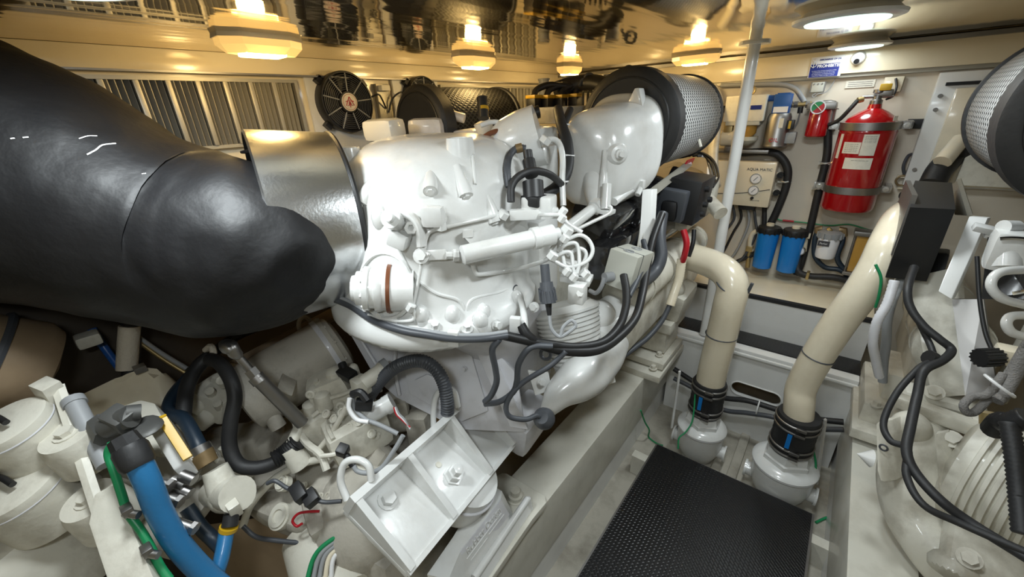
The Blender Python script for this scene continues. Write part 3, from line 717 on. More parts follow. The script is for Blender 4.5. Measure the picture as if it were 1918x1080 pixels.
# electric cabinet on the right
t = thing('electric_cabinet', 'cream cabinet in white frame on the front wall, right of the extinguisher', 'cabinet', (.5, 2.9, 1.35))
MB().box((.53, 2.97, 1.58), (.56, .06, .52), bev=.004).build('frame', 'stepw', t)
MB().box((.53, 2.935, 1.79), (.5, .02, .014)).build('top_gasket', 'black', t)
MB().box((.57, 2.93, 1.55), (.50, .04, .44), bev=.006).build('panel', 'creamp', t)
MB().box((.60, 2.9, 1.55), (.34, .02, .42), bev=.002).build('cover', 'paper', t)
for z in (1.74, 1.68, 1.40): MB().cyl((.275, 2.938, z), (.275, 2.93, z), .009, seg=12).build('screw', 'dsteel', t)
for z, w_ in ((1.60, .05), (1.53, .05), (1.47, .03)): MB().box((.46+w_/2, 2.888, z), (w_, .003, .03 if w_ > .04 else .015)).build('printed_label', 'lgrey', t)
t = thing('cable_gland_bracket', 'rusty round cable clamp on the bulkhead below the cabinet edge', 'bracket', F(1700, 345, .03))
MB().box(F(1697, 330, .02), (.07, .04, .012)).box(F(1697, 352, .02), (.07, .04, .008)).build('plate', 'creamp', t)
MB().torus(F(1690, 338, .04), (0, 1, 0), .025, .005, 20).build('ring', 'bronze', t)
MB().tube([F(1695, 332, .03), F(1692, 312, .03), F(1700, 293, .02), F(1708, 288, .01)], .007, 8).build('lead', 'dgrey', t)
for k, (a, b) in enumerate(((1560, 150), (1479, 279), (1478, 262), (1483, 405), (1478, 422), (1471, 388), (1515, 372))):
    pass
mb = MB()
# ---------------------------------------------------------------- two sea strainers with their pipes
def strainer(x, y, z0, r, label, k=1.3):
    t = thing('sea_strainer', label, 'strainer', (x, y, z0), 'white sea strainers in the bilge')
    MB().lathe([(h*k, q*r) for h, q in ((0, .62), (.006, .66), (.010, .60), (.02, .72), (.06, .90), (.10, 1.0), (.17, 1.02))], (x, y, z0), (0, 0, 1), 40).build('bowl', 'white', t)
    MB().lathe([(.17*k, r*1.06), (.178*k, r*1.08), (.185*k, r*1.03), (.198*k, r*.8), (.198*k, .01)], (x, y, z0), (0, 0, 1), 40).build('lid', 'white', t)
    MB().torus((x, y, z0+.172*k), (0, 0, 1), r*1.05, .0035, 40).build('lid_gasket', 'greyw', t)
    MB().lathe([(.19*k, r*.80), (.215*k, r*.80), (.22*k, r*.74), (.25*k, r*.70)], (x, y, z0), (0, 0, 1), 6, ).build('hex_collar', 'white', t)
    for sx in (-1, 1):
        b = MB().cyl((x+sx*r*.85, y, z0+.1), (x+sx*r*1.12, y, z0+.1), .035, seg=18); b.cyl((x+sx*r*1.12, y, z0+.1), (x+sx*r*1.2, y, z0+.1), .045, seg=18)
        b.build('side_boss', 'white', t)
    return t
SL = (-.315, 2.0, -.13); SR = (.085, 1.97, -.13)
strainer(*SL, .118, 'white sea strainer below the left cream pipe')
strainer(*SR, .132, 'larger white sea strainer below the right cream pipe')
for (sx_, sy2, sz), rr, lb in ((SL, .078, 'black ribbed rubber coupling with steel clamps on the left strainer'), (SR, .084, 'black ribbed rubber coupling with steel clamps on the right strainer')):
    t = thing('rubber_coupling', lb, 'coupling', (sx_, sy2, sz+.33), 'rubber couplings above the strainers')
    z = sz+.325; h = .21
    MB().lathe([(0, rr), (.006, rr*1.04)]+[(.01+k*.0125, rr*(1.06 if k % 2 else 1.02)) for k in range(16)]+[(h, rr)], (sx_, sy2, z), (0, 0, 1), 32).build('sleeve', 'rubber', t)
    for zz in (.018, .048, .155, .188):
        c = MB().torus((sx_, sy2, z+zz), (0, 0, 1), rr*1.07, .005, 36); c.box((sx_+.02, sy2-rr*1.1, z+zz), (.04, .014, .014), bev=.002); c.build('hose_clamp', 'dsteel', t)
    MB().box((sx_-.015, sy2-rr*1.08, z+.105), (.018, .006, .08)).build('blue_label', 'bluef', t)
def dpipe(name, label, pts, r, seams):
    t = thing(name, label, 'pipe', pts[0], 'cream cooling water pipes')
    MB().tube(pts, r, 28, 8).build('pipe', 'creamp', t)
    for p, n in seams:
        MB().torus(p, n, r+.001, .003, 32, 6).build('seam_ring', 'dgrey', t)
    return t
dpipe('sea_water_pipe', 'cream pipe rising from the left strainer and bending towards the left engine',
      [V((-.315, 2.0, .36)), V((-.312, 2.0, .50)), V((-.302, 2.0, .71)), V((-.297, 2.0, .86)), V((-.30, 2.02, .95)), V((-.345, 2.05, 1.0)), V((-.43, 2.10, 1.015)), V((-.58, 2.15, 1.02))], .071,
      [(V((-.305, 2.0, .69)), (0, 0, 1))])
dpipe('sea_water_pipe', 'cream pipe leaning right from the right strainer up behind the right engine',
      [V((.085, 1.97, .37)), V((.07, 1.98, .46)), V((.062, 2.0, .54)), V((.085, 2.0, .71)), V((.122, 2.0, .90)), V((.158, 2.0, 1.04)), V((.180, 2.02, 1.14)), V((.193, 2.07, 1.23)), V((.22, 2.22, 1.29)), V((.27, 2.45, 1.28)), V((.32, 2.65, 1.2))], .062,
      [(V((.087, 2.0, .715)), (.18, 0, 1))])
# grey strap on the left elbow
MB().torus(V((-.303, 2.022, .955)), (.35, -.2, 1), .073, .004, 32).box(V((-.225, 2.0, .965)), (.014, .014, .05), rot=(0, .2, 0)).build('pipe_strap', 'dgrey', None, 'dark strap around the elbow of the left cream pipe', 'strap')
# flat struts beside the strainers
for k, (p, q, lb) in enumerate(((W(1273, 695, 2.2), W(1258, 800, 2.32), 'white flat strut at the left of the left strainer'), (W(1546, 785, 1.95), W(1530, 905, 2.05), 'white flat strut at the right of the right strainer'))):
    b = MB(); b.tube([p, q], .014, 4, 1, ex=(8, 1, .5)); t = b.build('strut', 'stepw', None, lb, 'bracket', 'flat struts of the strainers')
# dark hoses crossing behind the couplings
hose('bilge_hose', [P(a_, b_, y=2.29) for a_, b_ in ((1262, 690), (1300, 715), (1345, 742), (1400, 750), (1450, 765), (1510, 782), (1580, 790))], .016, 'rubber', 'upper dark hose crossing behind both rubber couplings', 'hose', 'dark hoses across the bilge')
hose('bilge_hose', [P(a_, b_, y=2.24) for a_, b_ in ((1262, 708), (1300, 728), (1350, 765), (1400, 773), (1450, 781), (1510, 801), (1580, 804))], .014, 'dgrey', 'lower dark hose crossing behind both rubber couplings', 'hose', 'dark hoses across the bilge')
MB().torus(P(1420, 762, y=2.265), (1, 0, 0), .042, .004, 20).build('cable_tie', 'tie', None, 'white tie around the bilge hoses between the strainers', 'cable tie')
hose('green_bonding_wire', WL(2.15, (1302, 738), (1300, 765), (1296, 790), (1285, 808), (1272, 820), (1270, 840)), .004, 'green', 'green bonding wire in front of the left strainer', 'wire')
hose('green_bonding_wire', WL(1.95, (1512, 812), (1522, 840), (1528, 870), (1522, 905), (1500, 930), (1482, 938)), .005, 'green', 'green bonding wire curling around the right strainer', 'wire')
hose('green_bonding_wire', [P(1200, 768, x=-.615), P(1208, 790, x=-.60), P(1216, 805, x=-.58), P(1215, 818, z=-.13), P(1230, 830, z=-.134), P(1242, 834, z=-.134)], .005, 'green', 'green bonding wire at the foot of the left bearer', 'wire')
hose('green_bonding_wire', [P(1528, 978, z=-.134), P(1545, 970, z=-.134), P(1562, 965, z=-.134)], .006, 'green', 'short green wire right of the tread plate hatch', 'wire')
hose('green_bonding_wire', [W(1640, 495, 1.5), W(1650, 520, 1.5), W(1647, 550, 1.52), W(1640, 575, 1.55)], .005, 'green', 'green wire with lug down the top of the right cream pipe', 'wire')
# ---------------------------------------------------------------- left engine
E = thing('marine_engine', 'white painted marine engine filling the middle of the picture', 'engine', (-1.1, 1.6, .35))
# crankcase and sump, hidden mass
MB().box((-1.12, 1.75, 1.02), (.62, 1.5, .62), bev=.05).build('crankcase', 'white2', E)
MB().box((-1.12, 1.8, .6), (.5, 1.3, .4), bev=.05).build('sump', 'dirty', E)
# flywheel-end housing (the big white dome)
def rings_dome():
    spec = [  # z, cx, cy, rx, ry, exponent
        (1.14, -1.02, .80, .315, .30, 2.2), (1.185, -1.02, .81, .350, .32, 2.2), (1.225, -1.02, .82, .345, .32, 2.3), (1.24, -1.03, .83, .318, .305, 2.3),
        (1.33, -1.045, .85, .322, .305, 2.4), (1.44, -1.055, .87, .320, .295, 2.5), (1.54, -1.06, .885, .315, .285, 2.5),
        (1.60, -1.065, .90, .300, .265, 2.5), (1.65, -1.07, .915, .265, .235, 2.4), (1.685, -1.075, .93, .215, .195, 2.3), (1.70, -1.08, .94, .15, .14, 2.2), (1.705, -1.08, .94, .06, .06, 2)]
    out = []
    for z, cx, cy, rx, ry, ex in spec:
        ring = []
        for k in range(64):
            a = 2*PI*k/64; c_, s_ = math.cos(a), math.sin(a)
            ring.append(V((cx+math.copysign(abs(c_)**(2/ex), c_)*rx, cy+math.copysign(abs(s_)**(2/ex), s_)*ry, z)))
        out.append(ring)
    return out
mb = MB(); mb.ring_loft(rings_dome()); mb.displace(.006, 7)
dome = mb.build('flywheel_housing', 'white', E, sub=1, ang=70)
def dpt(px, py, d): return W(px, py, d)
# find the housing surface under a pixel
from mathutils.bvhtree import BVHTree
def surf_tree(o):
    bm = bmesh.new(); bm.from_mesh(o.data); t = BVHTree.FromBMesh(bm); bm.free(); return t, LOC[o.name]
DT, DL = surf_tree(dome)
def on(px, py, lift=0, tree=None):
    T, L = tree or (DT, DL)
    d = (W(px, py, 1)-CAM).normalized()
    h = T.ray_cast(CAM-L, d)
    if h[0] is None: return W(px, py, 1.25), V((.3, -.8, .3)).normalized()
    n = h[1]
    if n.dot(d) > 0: n = -n
    return h[0]+L+n*lift, n
def WS(px, py, d, lift=.028):
    v = W(px, py, 1)-CAM; L = v.length; v.normalize()
    h = DT.ray_cast(CAM-DL, v)
    if h[0] is None: return W(px, py, d)
    w = h[3]/L
    if abs(w-d) > .4: return W(px, py, d)
    return CAM+v*(h[3]-lift)
# rim bolts and lugs
for k, px in enumerate((735, 770, 850, 905, 948, 985)):
    pass
for (px, py) in ((848, 590), (905, 585), (900, 600), (968, 560), (790, 590)):
    p, n = on(px, py); MB().ell(p, (.022, .022, .03)).cyl(p-V((0, 0, .045)), p, .02).build('rim_lug', 'white', dome)
for (px, py) in ((690, 575), (715, 590), (745, 598), (815, 612), (875, 615), (930, 608), (1000, 575)):
    p, n = on(px, py); MB().hexbolt(p-n*.005, n, .011, .018).build('rim_bolt', 'white', dome)
# top bosses with caps
for (px, py, r, h, nm) in ((862, 275, .038, .025, 'top_boss'), (652, 283, .036, .012, 'top_boss'), (597, 268, .032, .01, 'top_boss')):
    p, n = on(px, py) if px > 640 else (W(px, py, 1.4), None)
    q = V((p.x, p.y, p.z))
    MB().lathe([(-.10, r*1.35), (-.03, r*1.12), (h*.6, r), (h, r*.97), (h, r*.75), (h-.006, r*.70), (h-.006, .001)], q, (0, 0, 1), 28).build(nm, 'white', E)
# pockets with recessed screws on the front shoulder
for (px, py) in ((683, 360), (806, 340), (868, 345), (922, 395)):
    p, n = on(px, py); dn = V((0, 0, -1)); t_ = (dn-n*dn.dot(n)).normalized()
    pocket = MB().tube([p-t_*.055-n*.022, p-n*.006, p+t_*.032+n*.002], .019, 16, 5, rad=[.012, .019, .0195])
    pocket.build('screw_boss', 'white', dome, sub=0)
    MB().hexbolt(p+t_*.032+n*.002, (t_+n*.4), .010, .006).build('recessed_screw', 'white', dome)
for (px, py) in ((708, 408),):
    p, n = on(px, py); MB().ell(p-n*.01, (.025, .025, .04)).build('side_bulge', 'white', dome)
# vertical casting ribs
for pts in (((882, 262), (886, 300), (890, 345)), ((735, 415), (748, 465), (775, 515), (815, 548), (858, 562), (872, 590)), ((872, 590), (885, 560), (940, 545), (985, 520))):
    mb = MB(); mb.tube([on(*p)[0] for p in pts], .005, 8, 6); mb.build('casting_rib', 'white', dome)
# big round inspection bulge
if 0: MB().ell(p-n*.066, (.22, .074, .12), rot=n.to_track_quat('Y', 'Z').to_matrix()).build('starter_ring_bulge', 'white', dome, sub=1)
p, n = on(1000, 430)
# lower-left hub with copper ring
p, n = on(728, 540); ax = V((-.62, -.70, .12)).normalized()
q = p+ax*.012
MB().lathe([(-.02, .056), (-.02, .066), (-.010, .067), (-.010, .056)], q, ax, 36).build('copper_ring', 'oil', E)
MB().lathe([(-.08, .064), (-.021, .063), (-.005, .060), (.002, .060)], q, ax, 36).build('cap_seat', 'white', E)
MB().lathe([(0, .060), (.008, .064), (.02, .064), (.022, .055), (.035, .055), (.037, .060), (.05, .060), (.052, .049), (.070, .046), (.073, .036), (.082, .034), (.082, .001)], q-ax*.0, ax, 36).build('end_cap', 'white', E)
for k in range(8):
    x, y, d = frame(ax); a = 2*PI*k/8; MB().hexbolt(q+ax*.05+(x*math.cos(a)+y*math.sin(a))*.052, ax, .005, .005, False).build('cap_bolt', 'white', E)
p, n = on(722, 535); MB().torus(p, n, .090, .006, 36, 6).build('hub_flange', 'white', E)

# brushed metal band between the housing and the black lagging
BC = V((-1.245, .645, 1.465)); BA = V((-.30, -.95, .03)).normalized()
mb = MB(); mb.lathe([(-.015, .20), (-.005, .262), (.08, .268), (.20, .276), (.205, .270), (.08, .262)], BC, BA, 72)
mb.build('heat_shield_band', 'steel', E)
MB().torus(BC-BA*.012, BA, .258, .008, 60).build('band_gasket', 'black', E)

def WD(p): return (p-CAM).dot(FWD)
# turbo intake / compressor housing in front of the large filter
p0 = W(1185, 235, 1.88)
FX, FZ = -.74, 1.69
mb = MB()
ringspec = [(1.70, .150, .165, 1.635), (1.68, .168, .190, 1.62), (1.645, .170, .195, 1.605), (1.62, .152, .188, 1.59), (1.54, .150, .186, 1.58), (1.46, .146, .184, 1.575), (1.405, .136, .172, 1.57), (1.375, .105, .14, 1.57), (1.37, .02, .03, 1.57)]
rr_ = []
for y, r, rz, z in ringspec:
    rr_.append([V((-.745-(1.7-y)*.06+math.copysign(abs(math.cos(a))**(.68), math.cos(a))*r, y, z+math.copysign(abs(math.sin(a))**.72, math.sin(a))*rz)) for a in [2*PI*k/56 for k in range(56)]])
mb.ring_loft(rr_); mb.displace(.004, 9)
turbo = mb.build('compressor_housing', 'white', E, sub=1, ang=70)
TT = surf_tree(turbo)
p, n = on(1158, 288, tree=TT)
MB().lathe([(-.03, .045), (0, .035), (.012, .028), (.014, .018), (.03, .016), (.03, .011), (.05, .01), (.05, .001)], p, n, 24).build('centre_boss', 'white', turbo)
for pts in (((1183, 170), (1180, 200)),):
    p, n = on(1185, 195, tree=TT)
    MB().prism([p+V((-.05, .02, -.03)), p+V((.04, .02, -.04)), p+V((.012, .02, .055)), p+V((-.006, .02, .055))], V((0, .05, 0)), .006).build('lifting_lug', 'white', turbo)
for px, py in ((1132, 330), (1120, 320)): pass
# rib and neck under the housing
mb = MB(); mb.tube([on(1133, 280, tree=TT)[0], on(1131, 325, tree=TT)[0], W(1128, 372, WD(on(1131, 325, tree=TT)[0])+.01)], .02, 12, 5, rad=[.008, .014, .022]); mb.build('casting_rib', 'white', turbo)
mb = MB(); mb.tube([W(1118, 335, 1.52), W(1116, 365, 1.5), W(1122, 392, 1.48)], .05, 16, 5, rad=[.055, .042, .028]); mb.cyl(W(1137, 345, 1.42), W(1134, 392, 1.42), .017).box(W(1130, 394, 1.44), (.075, .05, .016), rot=(0, .1, 0), bev=.004)
mb.build('drain_neck', 'white', turbo)
MB().cyl(W(1118, 385, 1.46), W(1062, 428, 1.32), .020, seg=20).tube([W(1120, 382, 1.46), W(1112, 390, 1.44)], .028, 6, 1).build('oil_return_pipe', 'white', E)
t_ = MB(); t_.box(W(1208, 235, 1.60), (.035, .05, .04), bev=.006); t_.build('clamp_lug', 'white', turbo)
MB().hexbolt(W(1203, 222, 1.60), (0, -.4, 1), .011, .018).build('clamp_bolt', 'dsteel', turbo)
mb = MB(); mb.box(W(1193, 345, 1.58), (.06, .03, .035), bev=.005); mb.tube([W(1197, 328, 1.58), W(1200, 348, 1.57), W(1194, 365, 1.56)], .011, 8, 4); mb.tube([W(1150, 378, 1.5), W(1180, 355, 1.56)], .016, 10, 1); mb.build('drain_valve', 'white', E)

# second intermediate white block between housing and turbo
mb = MB(); mb.box(W(990, 268, 1.48), (.17, .20, .12), rot=(0, 0, .1), bev=.03); mb.box(W(1008, 318, 1.45), (.12, .13, .18), rot=(0, 0, .1), bev=.025); mb.displace(.004, 8)
mb.build('charge_air_elbow', 'white', E, sub=1)
for (px, py, d, r, h, m_) in ((958, 245, 1.55, .05, .04, 'white'), (912, 250, 1.62, .035, .05, 'white')):
    MB().lathe([(-.06, r*1.2), (0, r), (h, r), (h, r*.7), (h-.01, .001)], W(px, py, d), (-.2, -.3, .9), 24).build('filler_boss', m_, E)
MB().torus(W(928, 282, 1.38), (-.75, .35, .5), .075, .008, 36).build('port_ring', 'oil', E)
MB().lathe([(0, .075), (.03, .09), (.09, .10), (.15, .10)], W(935, 280, 1.40), (.75, .45, .25), 32).build('bearing_carrier', 'white', E)
# valley between the banks: injector rail covers, yellow-banded coils, black hoses
mb = MB(); mb.box((-1.12, 2.0, 1.53), (.5, 1.0, .14), bev=.03); mb.build('valley_cover', 'dirty', E)
mb = MB(); mb.box((-1.28, 1.20, 1.60), (.34, .34, .1), bev=.03); mb.box((-1.30, 1.38, 1.66), (.14, .18, .08), bev=.02); mb.displace(.004, 9); mb.build('left_bank_elbow', 'greyw', E, sub=1)
for (px, py, d) in ((720, 232, 1.55),):
    MB().box(W(px, py+11, d), (.14, .10, .08), rot=(.05, 0, .25), bev=.024).build('breather_cover', 'white', E)
MB().box(W(800, 242, 1.72), (.15, .10, .09), rot=(0, 0, .6), bev=.03).cyl(W(845, 215, 1.75), W(870, 222, 1.75), .02).build('breather_block', 'greyw', E)
for k, (px, py) in enumerate(((1000, 188), (1024, 188), (1050, 187), (1077, 185))):
    c = W(px, py, 2.05+.03*k)
    MB().box(c-V((0, 0, .02)), (.055, .06, .06), bev=.006).build('coil_block', 'black', E)
    MB().box(c+V((0, -.0, .017)), (.06, .066, .016), bev=.003).build('coil_band', 'yellow', E)
    MB().tube([c+V((0, 0, .02)), c+V((.0, .03, .05)), c+V((.03, .1, .07)), c+V((.08, .2, .06))], .016, 10, 5).build('coil_boot', 'black', E)
for k, (px, py, r) in enumerate(((1019, 158, .03), (1064, 153, .033), (1142, 150, .036))):
    p = W(px, py, 2.2)
    MB().cyl(p-V((0, 0, .05)), p+V((0, 0, .02)), r).cyl(p+V((0, 0, .02)), p+V((0, 0, .028)), r*1.12).build('breather_cap', 'grey', E)
for (px, py, R) in ((1103, 147, .022), (1177, 135, .026)):
    MB().torus(W(px, py, 2.1), (.6, -.8, 0), R, .008, 24).tube([W(px-18, py+14, 2.1), W(px-12, py+2, 2.1), W(px, py+1, 2.1)], .008, 8, 4).build('lifting_eye', 'dgrey', E)
mb = MB(); mb.tube([W(1040, 170, 2.15), W(1080, 158, 2.15), (W(1120, 158, 2.1)), W(1150, 172, 2.05)], .045, 14, 6); mb.build('crankcase_hose', 'black', E, ang=60)
mb = MB()
for k in range(5): mb.torus(W(1092+9*k, 190-k, 1.85), (.8, .5, 0), .04, .004, 20)
mb.build('black_cooler_fins', 'black', E)
mb = MB(); mb.box(W(1045, 215, 1.9), (.3, .24, .07), rot=(0, 0, -.2), bev=.01); mb.build('wiring_tray', 'dirty', E)

# long dark/chrome rocker covers on the aisle side
mb = MB(); mb.box((-.735, 2.0, 1.36), (.20, 1.20, .12), rot=(0, .35, 0), bev=.03); rc = mb.build('rocker_cover', 'chrome', E)
for k in range(3):
    MB().box((-.68, 1.62+k*.34, 1.37), (.16, .05, .13), rot=(0, .35, 0), bev=.02).build('cover_seam', 'chrome', E)
for k in range(3):
    y = 1.62+k*.34
    MB().torus((-.655, y, 1.30), (0, 1, 0), .085, .005, 24, 6, -.6, 1.2).build('chrome_strip', 'bright', E)
MB().box((-.64, 2.25, 1.475), (.006, .12, .045), rot=(0, .4, 0)).build('red_nameplate', 'rwire', E)
text('nameplate_letters', '12V', .035, (-.634, 2.25, 1.476), (0, 1, .0), (-.4, 0, 1), 'signw', E, .001)
mb = MB(); mb.box((-.66, 1.85, 1.22), (.10, 1.1, .14), bev=.02); mb.build('exhaust_manifold_cover', 'chrome', E)
# cream side tube (heat exchanger) and lower side panel
MB().lathe([(0, .06), (.01, .085), (1.0, .085), (1.01, .06)], (-.62, 1.45, 1.02), (0, 1, 0), 32).build('heat_exchanger_tube', 'white2', E)
MB().box((-.63, 1.95, .86), (.12, 1.1, .20), bev=.03).build('side_rail', 'white2', E)
for k in range(4):
    MB().cyl((-.62, 1.62+k*.26, 1.02), (-.62, 1.635+k*.26, 1.02), .09, seg=32).build('tube_flange', 'white2', E)
MB().box((-.60, 2.28, 1.22), (.11, .46, .09), rot=(.0, .35, 0), bev=.02).build('upper_side_cover', 'white2', E)
mb = MB(); mb.tube([W(1335, 165, 2.45), W(1345, 190, 2.4), W(1340, 240, 2.35), W(1335, 300, 2.3), W(1340, 350, 2.25)], .028, 14, 6); mb.build('coolant_pipe', 'white2', E)
mb = MB(); mb.box(W(1325, 352, 2.15), (.10, .08, .13), bev=.02); mb.cyl(W(1322, 370, 2.1), W(1350, 400, 2.0), .035); mb.displace(.004, 10); mb.build('thermostat_housing', 'white2', E)
# lower ribbed cone and elbow (raw water / charge pipe)
RA = (RGT*.22-UPV*.92+FWD*.05).normalized(); RC = W(1058, 578, 1.50)
prof = []
for k in range(16):
    h = .0165*k; r = .128-.0030*k
    prof += [(h, r), (h+.009, r), (h+.011, r-.008), (h+.0155, r-.008)]
cone = MB().lathe([(-.02, .10)]+prof+[(.27, .06), (.27, .001)], RC, RA, 48).build('ribbed_cone_housing', 'white', E, ang=30)
mb = MB(); mb.tube([W(1150, 640, 1.62), W(1125, 672, 1.52), W(1090, 705, 1.42), W(1050, 735, 1.38), W(1022, 772, 1.37)], .09, 24, 7, rad=[.06, .078, .080, .055, .026]); mb.displace(.004, 9)
mb.build('pump_elbow', 'white', E, ang=60)
for (px, py, d) in ((1010, 715, 1.42), (1145, 655, 1.58), (1130, 700, 1.52)):
    MB().prism([W(px-22, py-22, d), W(px+18, py-18, d), W(px+24, py+16, d), W(px-8, py+26, d)], FWD*.025, .005).build('flange_plate', 'white', E)
    MB().hexbolt(W(px+5, py, d-.005), -FWD, .011, .012).build('flange_bolt', 'white', E)
MB().torus(W(1022, 663, 1.36), (.2, -.9, .2), .018, .006, 20).build('open_port', 'dgrey', E)
# casting between housing and cone
mb = MB(); mb.box(W(1135, 600, 1.62), (.16, .3, .12), rot=(0, .3, .0), bev=.04); mb.ell(W(1120, 590, 1.55), (.07, .08, .06)); mb.displace(.01, 12); mb.build('side_casting', 'white', E, sub=1)
mb = MB(); mb.box(W(1000, 480, 1.42), (.13, .16, .30), rot=(0, .0, .15), bev=.03); mb.build('actuator_bracket_wall', 'white', E)
# engine foot at the front, stepped pads on the bearer
mb = MB()
ft = W(1275, 560, 2.05)
mb.box((-.655, 2.15, .62), (.20, .26, .06), bev=.008); mb.box((-.66, 2.15, .52), (.16, .22, .14), bev=.008); mb.box((-.67, 2.12, .42), (.24, .34, .04), bev=.006); mb.box((-.675, 2.1, .37), (.26, .42, .04), bev=.006)
mb.build('engine_foot', 'white2', E)
mb = MB(); mb.box((-.60, 2.17, .75), (.16, .22, .18), rot=(.15, .2, 0), bev=.03); mb.ell((-.58, 2.1, .84), (.05, .05, .05)); mb.displace(.006, 12); mb.build('foot_casting', 'white2', E)
for x, y in ((-.60, 2.02), (-.60, 2.27), (-.60, 1.94)): MB().hexbolt((x, y, .40 if y < 2 else .445), (0, 0, 1), .014, .02).build('foot_bolt', 'white2', E)

def WD(p): return (p-CAM).dot(FWD)
# control actuator cylinder and its linkages on the housing
CY0, CY1 = WS(864, 478, 1.05, .05), W(1047, 436, WD(WS(1000, 447, 1.1, .05))+.02)
CL = (CY1-CY0).length
MB().lathe([(0, .020), (.004, .0255), (CL*.70, .0255), (CL*.71, .031), (CL*.78, .031), (CL*.785, .029), (CL*.93, .029), (CL*.935, .016), (CL, .016), (CL, .001)], CY0, CY1-CY0, 28).build('actuator_cylinder', 'white', E)
MB().tube([WS(862, 478, 1.05), WS(850, 478, 1.045), WS(835, 478, 1.04)], .010, 8, 1).cyl(WS(858, 478, 1.05), WS(848, 478, 1.045), .017, seg=8).build('actuator_rod', 'white', E)
MB().prism([WS(785, 468, 1.05), WS(835, 466, 1.05), WS(838, 486, 1.05), WS(790, 488, 1.05)], FWD*.012, .003).build('rod_clevis', 'white', E)
MB().hexbolt(WS(789, 479, 1.045), -FWD, .014, .012).build('clevis_bolt', 'white', E)
MB().prism([WS(865, 440, 1.12), WS(985, 408, 1.17), WS(992, 430, 1.17), WS(885, 462, 1.12)], FWD*.02, .004).prism([WS(866, 430, 1.11), WS(886, 428, 1.11), WS(886, 444, 1.11), WS(866, 446, 1.11)], FWD*.03, .003).build('actuator_bracket', 'white', E)
# lever pair upper left
MB().tube([WS(735, 405, 1.14), WS(765, 402, 1.12), WS(785, 425, 1.12), WS(790, 462, 1.07)], .015, 10, 5, ex=(4, 1, .5)).build('lever_arm', 'white', E)
MB().lathe([(0, .026), (.05, .024), (.05, .012), (.07, .011)], WS(742, 415, 1.17), -FWD, 20).build('lever_pivot', 'white', E)
MB().box(WS(748, 448, 1.12), (.05, .045, .04), rot=(0, .4, .5), bev=.008).build('lever_clamp', 'white', E)
MB().hexbolt(WS(750, 452, 1.09), -FWD, .014, .014).build('lever_bolt', 'white', E)
MB().lathe([(0, .017), (.015, .017), (.015, .009), (.004, .008)], WS(772, 428, 1.09), -FWD, 6).build('lever_nut', 'white', E)
MB().box(WS(812, 405, 1.13), (.06, .04, .055), rot=(0, 0, .5), bev=.014).build('cable_bracket', 'white', E)
MB().hexbolt(WS(820, 410, 1.09), -FWD, .016, .014).box(WS(824, 424, 1.09), (.03, .02, .02), bev=.003).build('bracket_bolt', 'white', E)
def pipe(nm, r, d, *pts, m='white', lab=None, sm=5):
    return MB().tube([WS(p[0], p[1], d, r+.012) for p in pts], r, 10, sm).build(nm, m, E, ang=60)
pipe('control_line', .0055, 1.1, (795, 465), (798, 445), (808, 432), (835, 425), (900, 410), (935, 402))
pipe('control_line', .006, 1.1, (935, 402), (960, 398), (985, 400), (1020, 402), (1048, 402))
pipe('control_line', .0045, 1.08, (790, 488), (785, 520), (775, 565), (772, 575))
pipe('control_line', .0065, 1.12, (884, 488), (890, 510), (905, 513), (960, 505), (1015, 490), (1035, 478))
pipe('control_line', .006, 1.15, (1058, 450), (1085, 440), (1103, 450), (1110, 470), (1098, 490), (1065, 500), (1040, 490))
pipe('control_line', .006, 1.17, (1062, 478), (1085, 465), (1098, 475), (1090, 495), (1070, 500), (1030, 485))
pipe('control_line', .006, 1.15, (1045, 470), (1060, 458), (1080, 457), (1085, 490), (1080, 512))
pipe('control_line', .006, 1.15, (1040, 480), (1058, 472), (1070, 475), (1073, 500), (1075, 515))
pipe('control_line', .006, 1.16, (1030, 470), (1045, 452), (1052, 470), (1058, 500))
pipe('control_line', .007, 1.2, (1047, 395), (1060, 415), (1068, 422), (1090, 435))
pipe('control_line', .006, 1.3, (1075, 432), (1110, 415), (1140, 400), (1145, 390), (1140, 385))
pipe('coolant_line', .008, 1.35, (900, 235), (925, 228), (950, 235), (985, 258), (1020, 262))
pipe('coolant_line', .010, 1.3, (1020, 262), (1040, 262), (1050, 275), (1054, 300), (1053, 340), (1055, 385))
pipe('control_line', .005, 1.17, (690, 590), (735, 600), (770, 600), (776, 590), (772, 572))
for (px, py, d, r) in ((800, 480, 1.04, .006), (943, 401, 1.08, .018), (972, 397, 1.08, .014), (1055, 395, 1.1, .012), (1053, 408, 1.1, .012), (1062, 430, 1.12, .02), (1035, 478, 1.1, .016), (884, 486, 1.06, .013), (1022, 262, 1.27, .02), (770, 575, 1.1, .012), (1075, 518, 1.12, .012), (1097, 512, 1.14, .013), (1062, 508, 1.12, .012), (1058, 446, 1.11, .014)):
    MB().lathe([(-.012, r*.8), (-.010, r), (.008, r), (.010, r*.8)], WS(px, py, d), V((.5, .3, .8)), 6).build('pipe_nut', 'white', E)
MB().box(W(1010, 380, 1.15), (.09, .07, .045), rot=(0, 0, .3), bev=.01).box(W(1000, 400, 1.14), (.14, .03, .03), rot=(0, 0, .7), bev=.006).build('sensor_base', 'white', E)
MB().box(W(1075, 500, 1.2), (.08, .05, .03), rot=(0, .1, .3), bev=.006).box(W(1080, 520, 1.2), (.09, .06, .02), rot=(0, .1, .3), bev=.004).build('solenoid_manifold', 'white', E)
MB().box(W(1082, 548, 1.14), (.045, .045, .055), rot=(0, .0, .2), bev=.004).build('solenoid_block', 'white', E)
MB().tube([W(1086, 549, 1.115), W(1086, 549, 1.110)], .010, 6, 1).build('hex_plug', 'white', E)
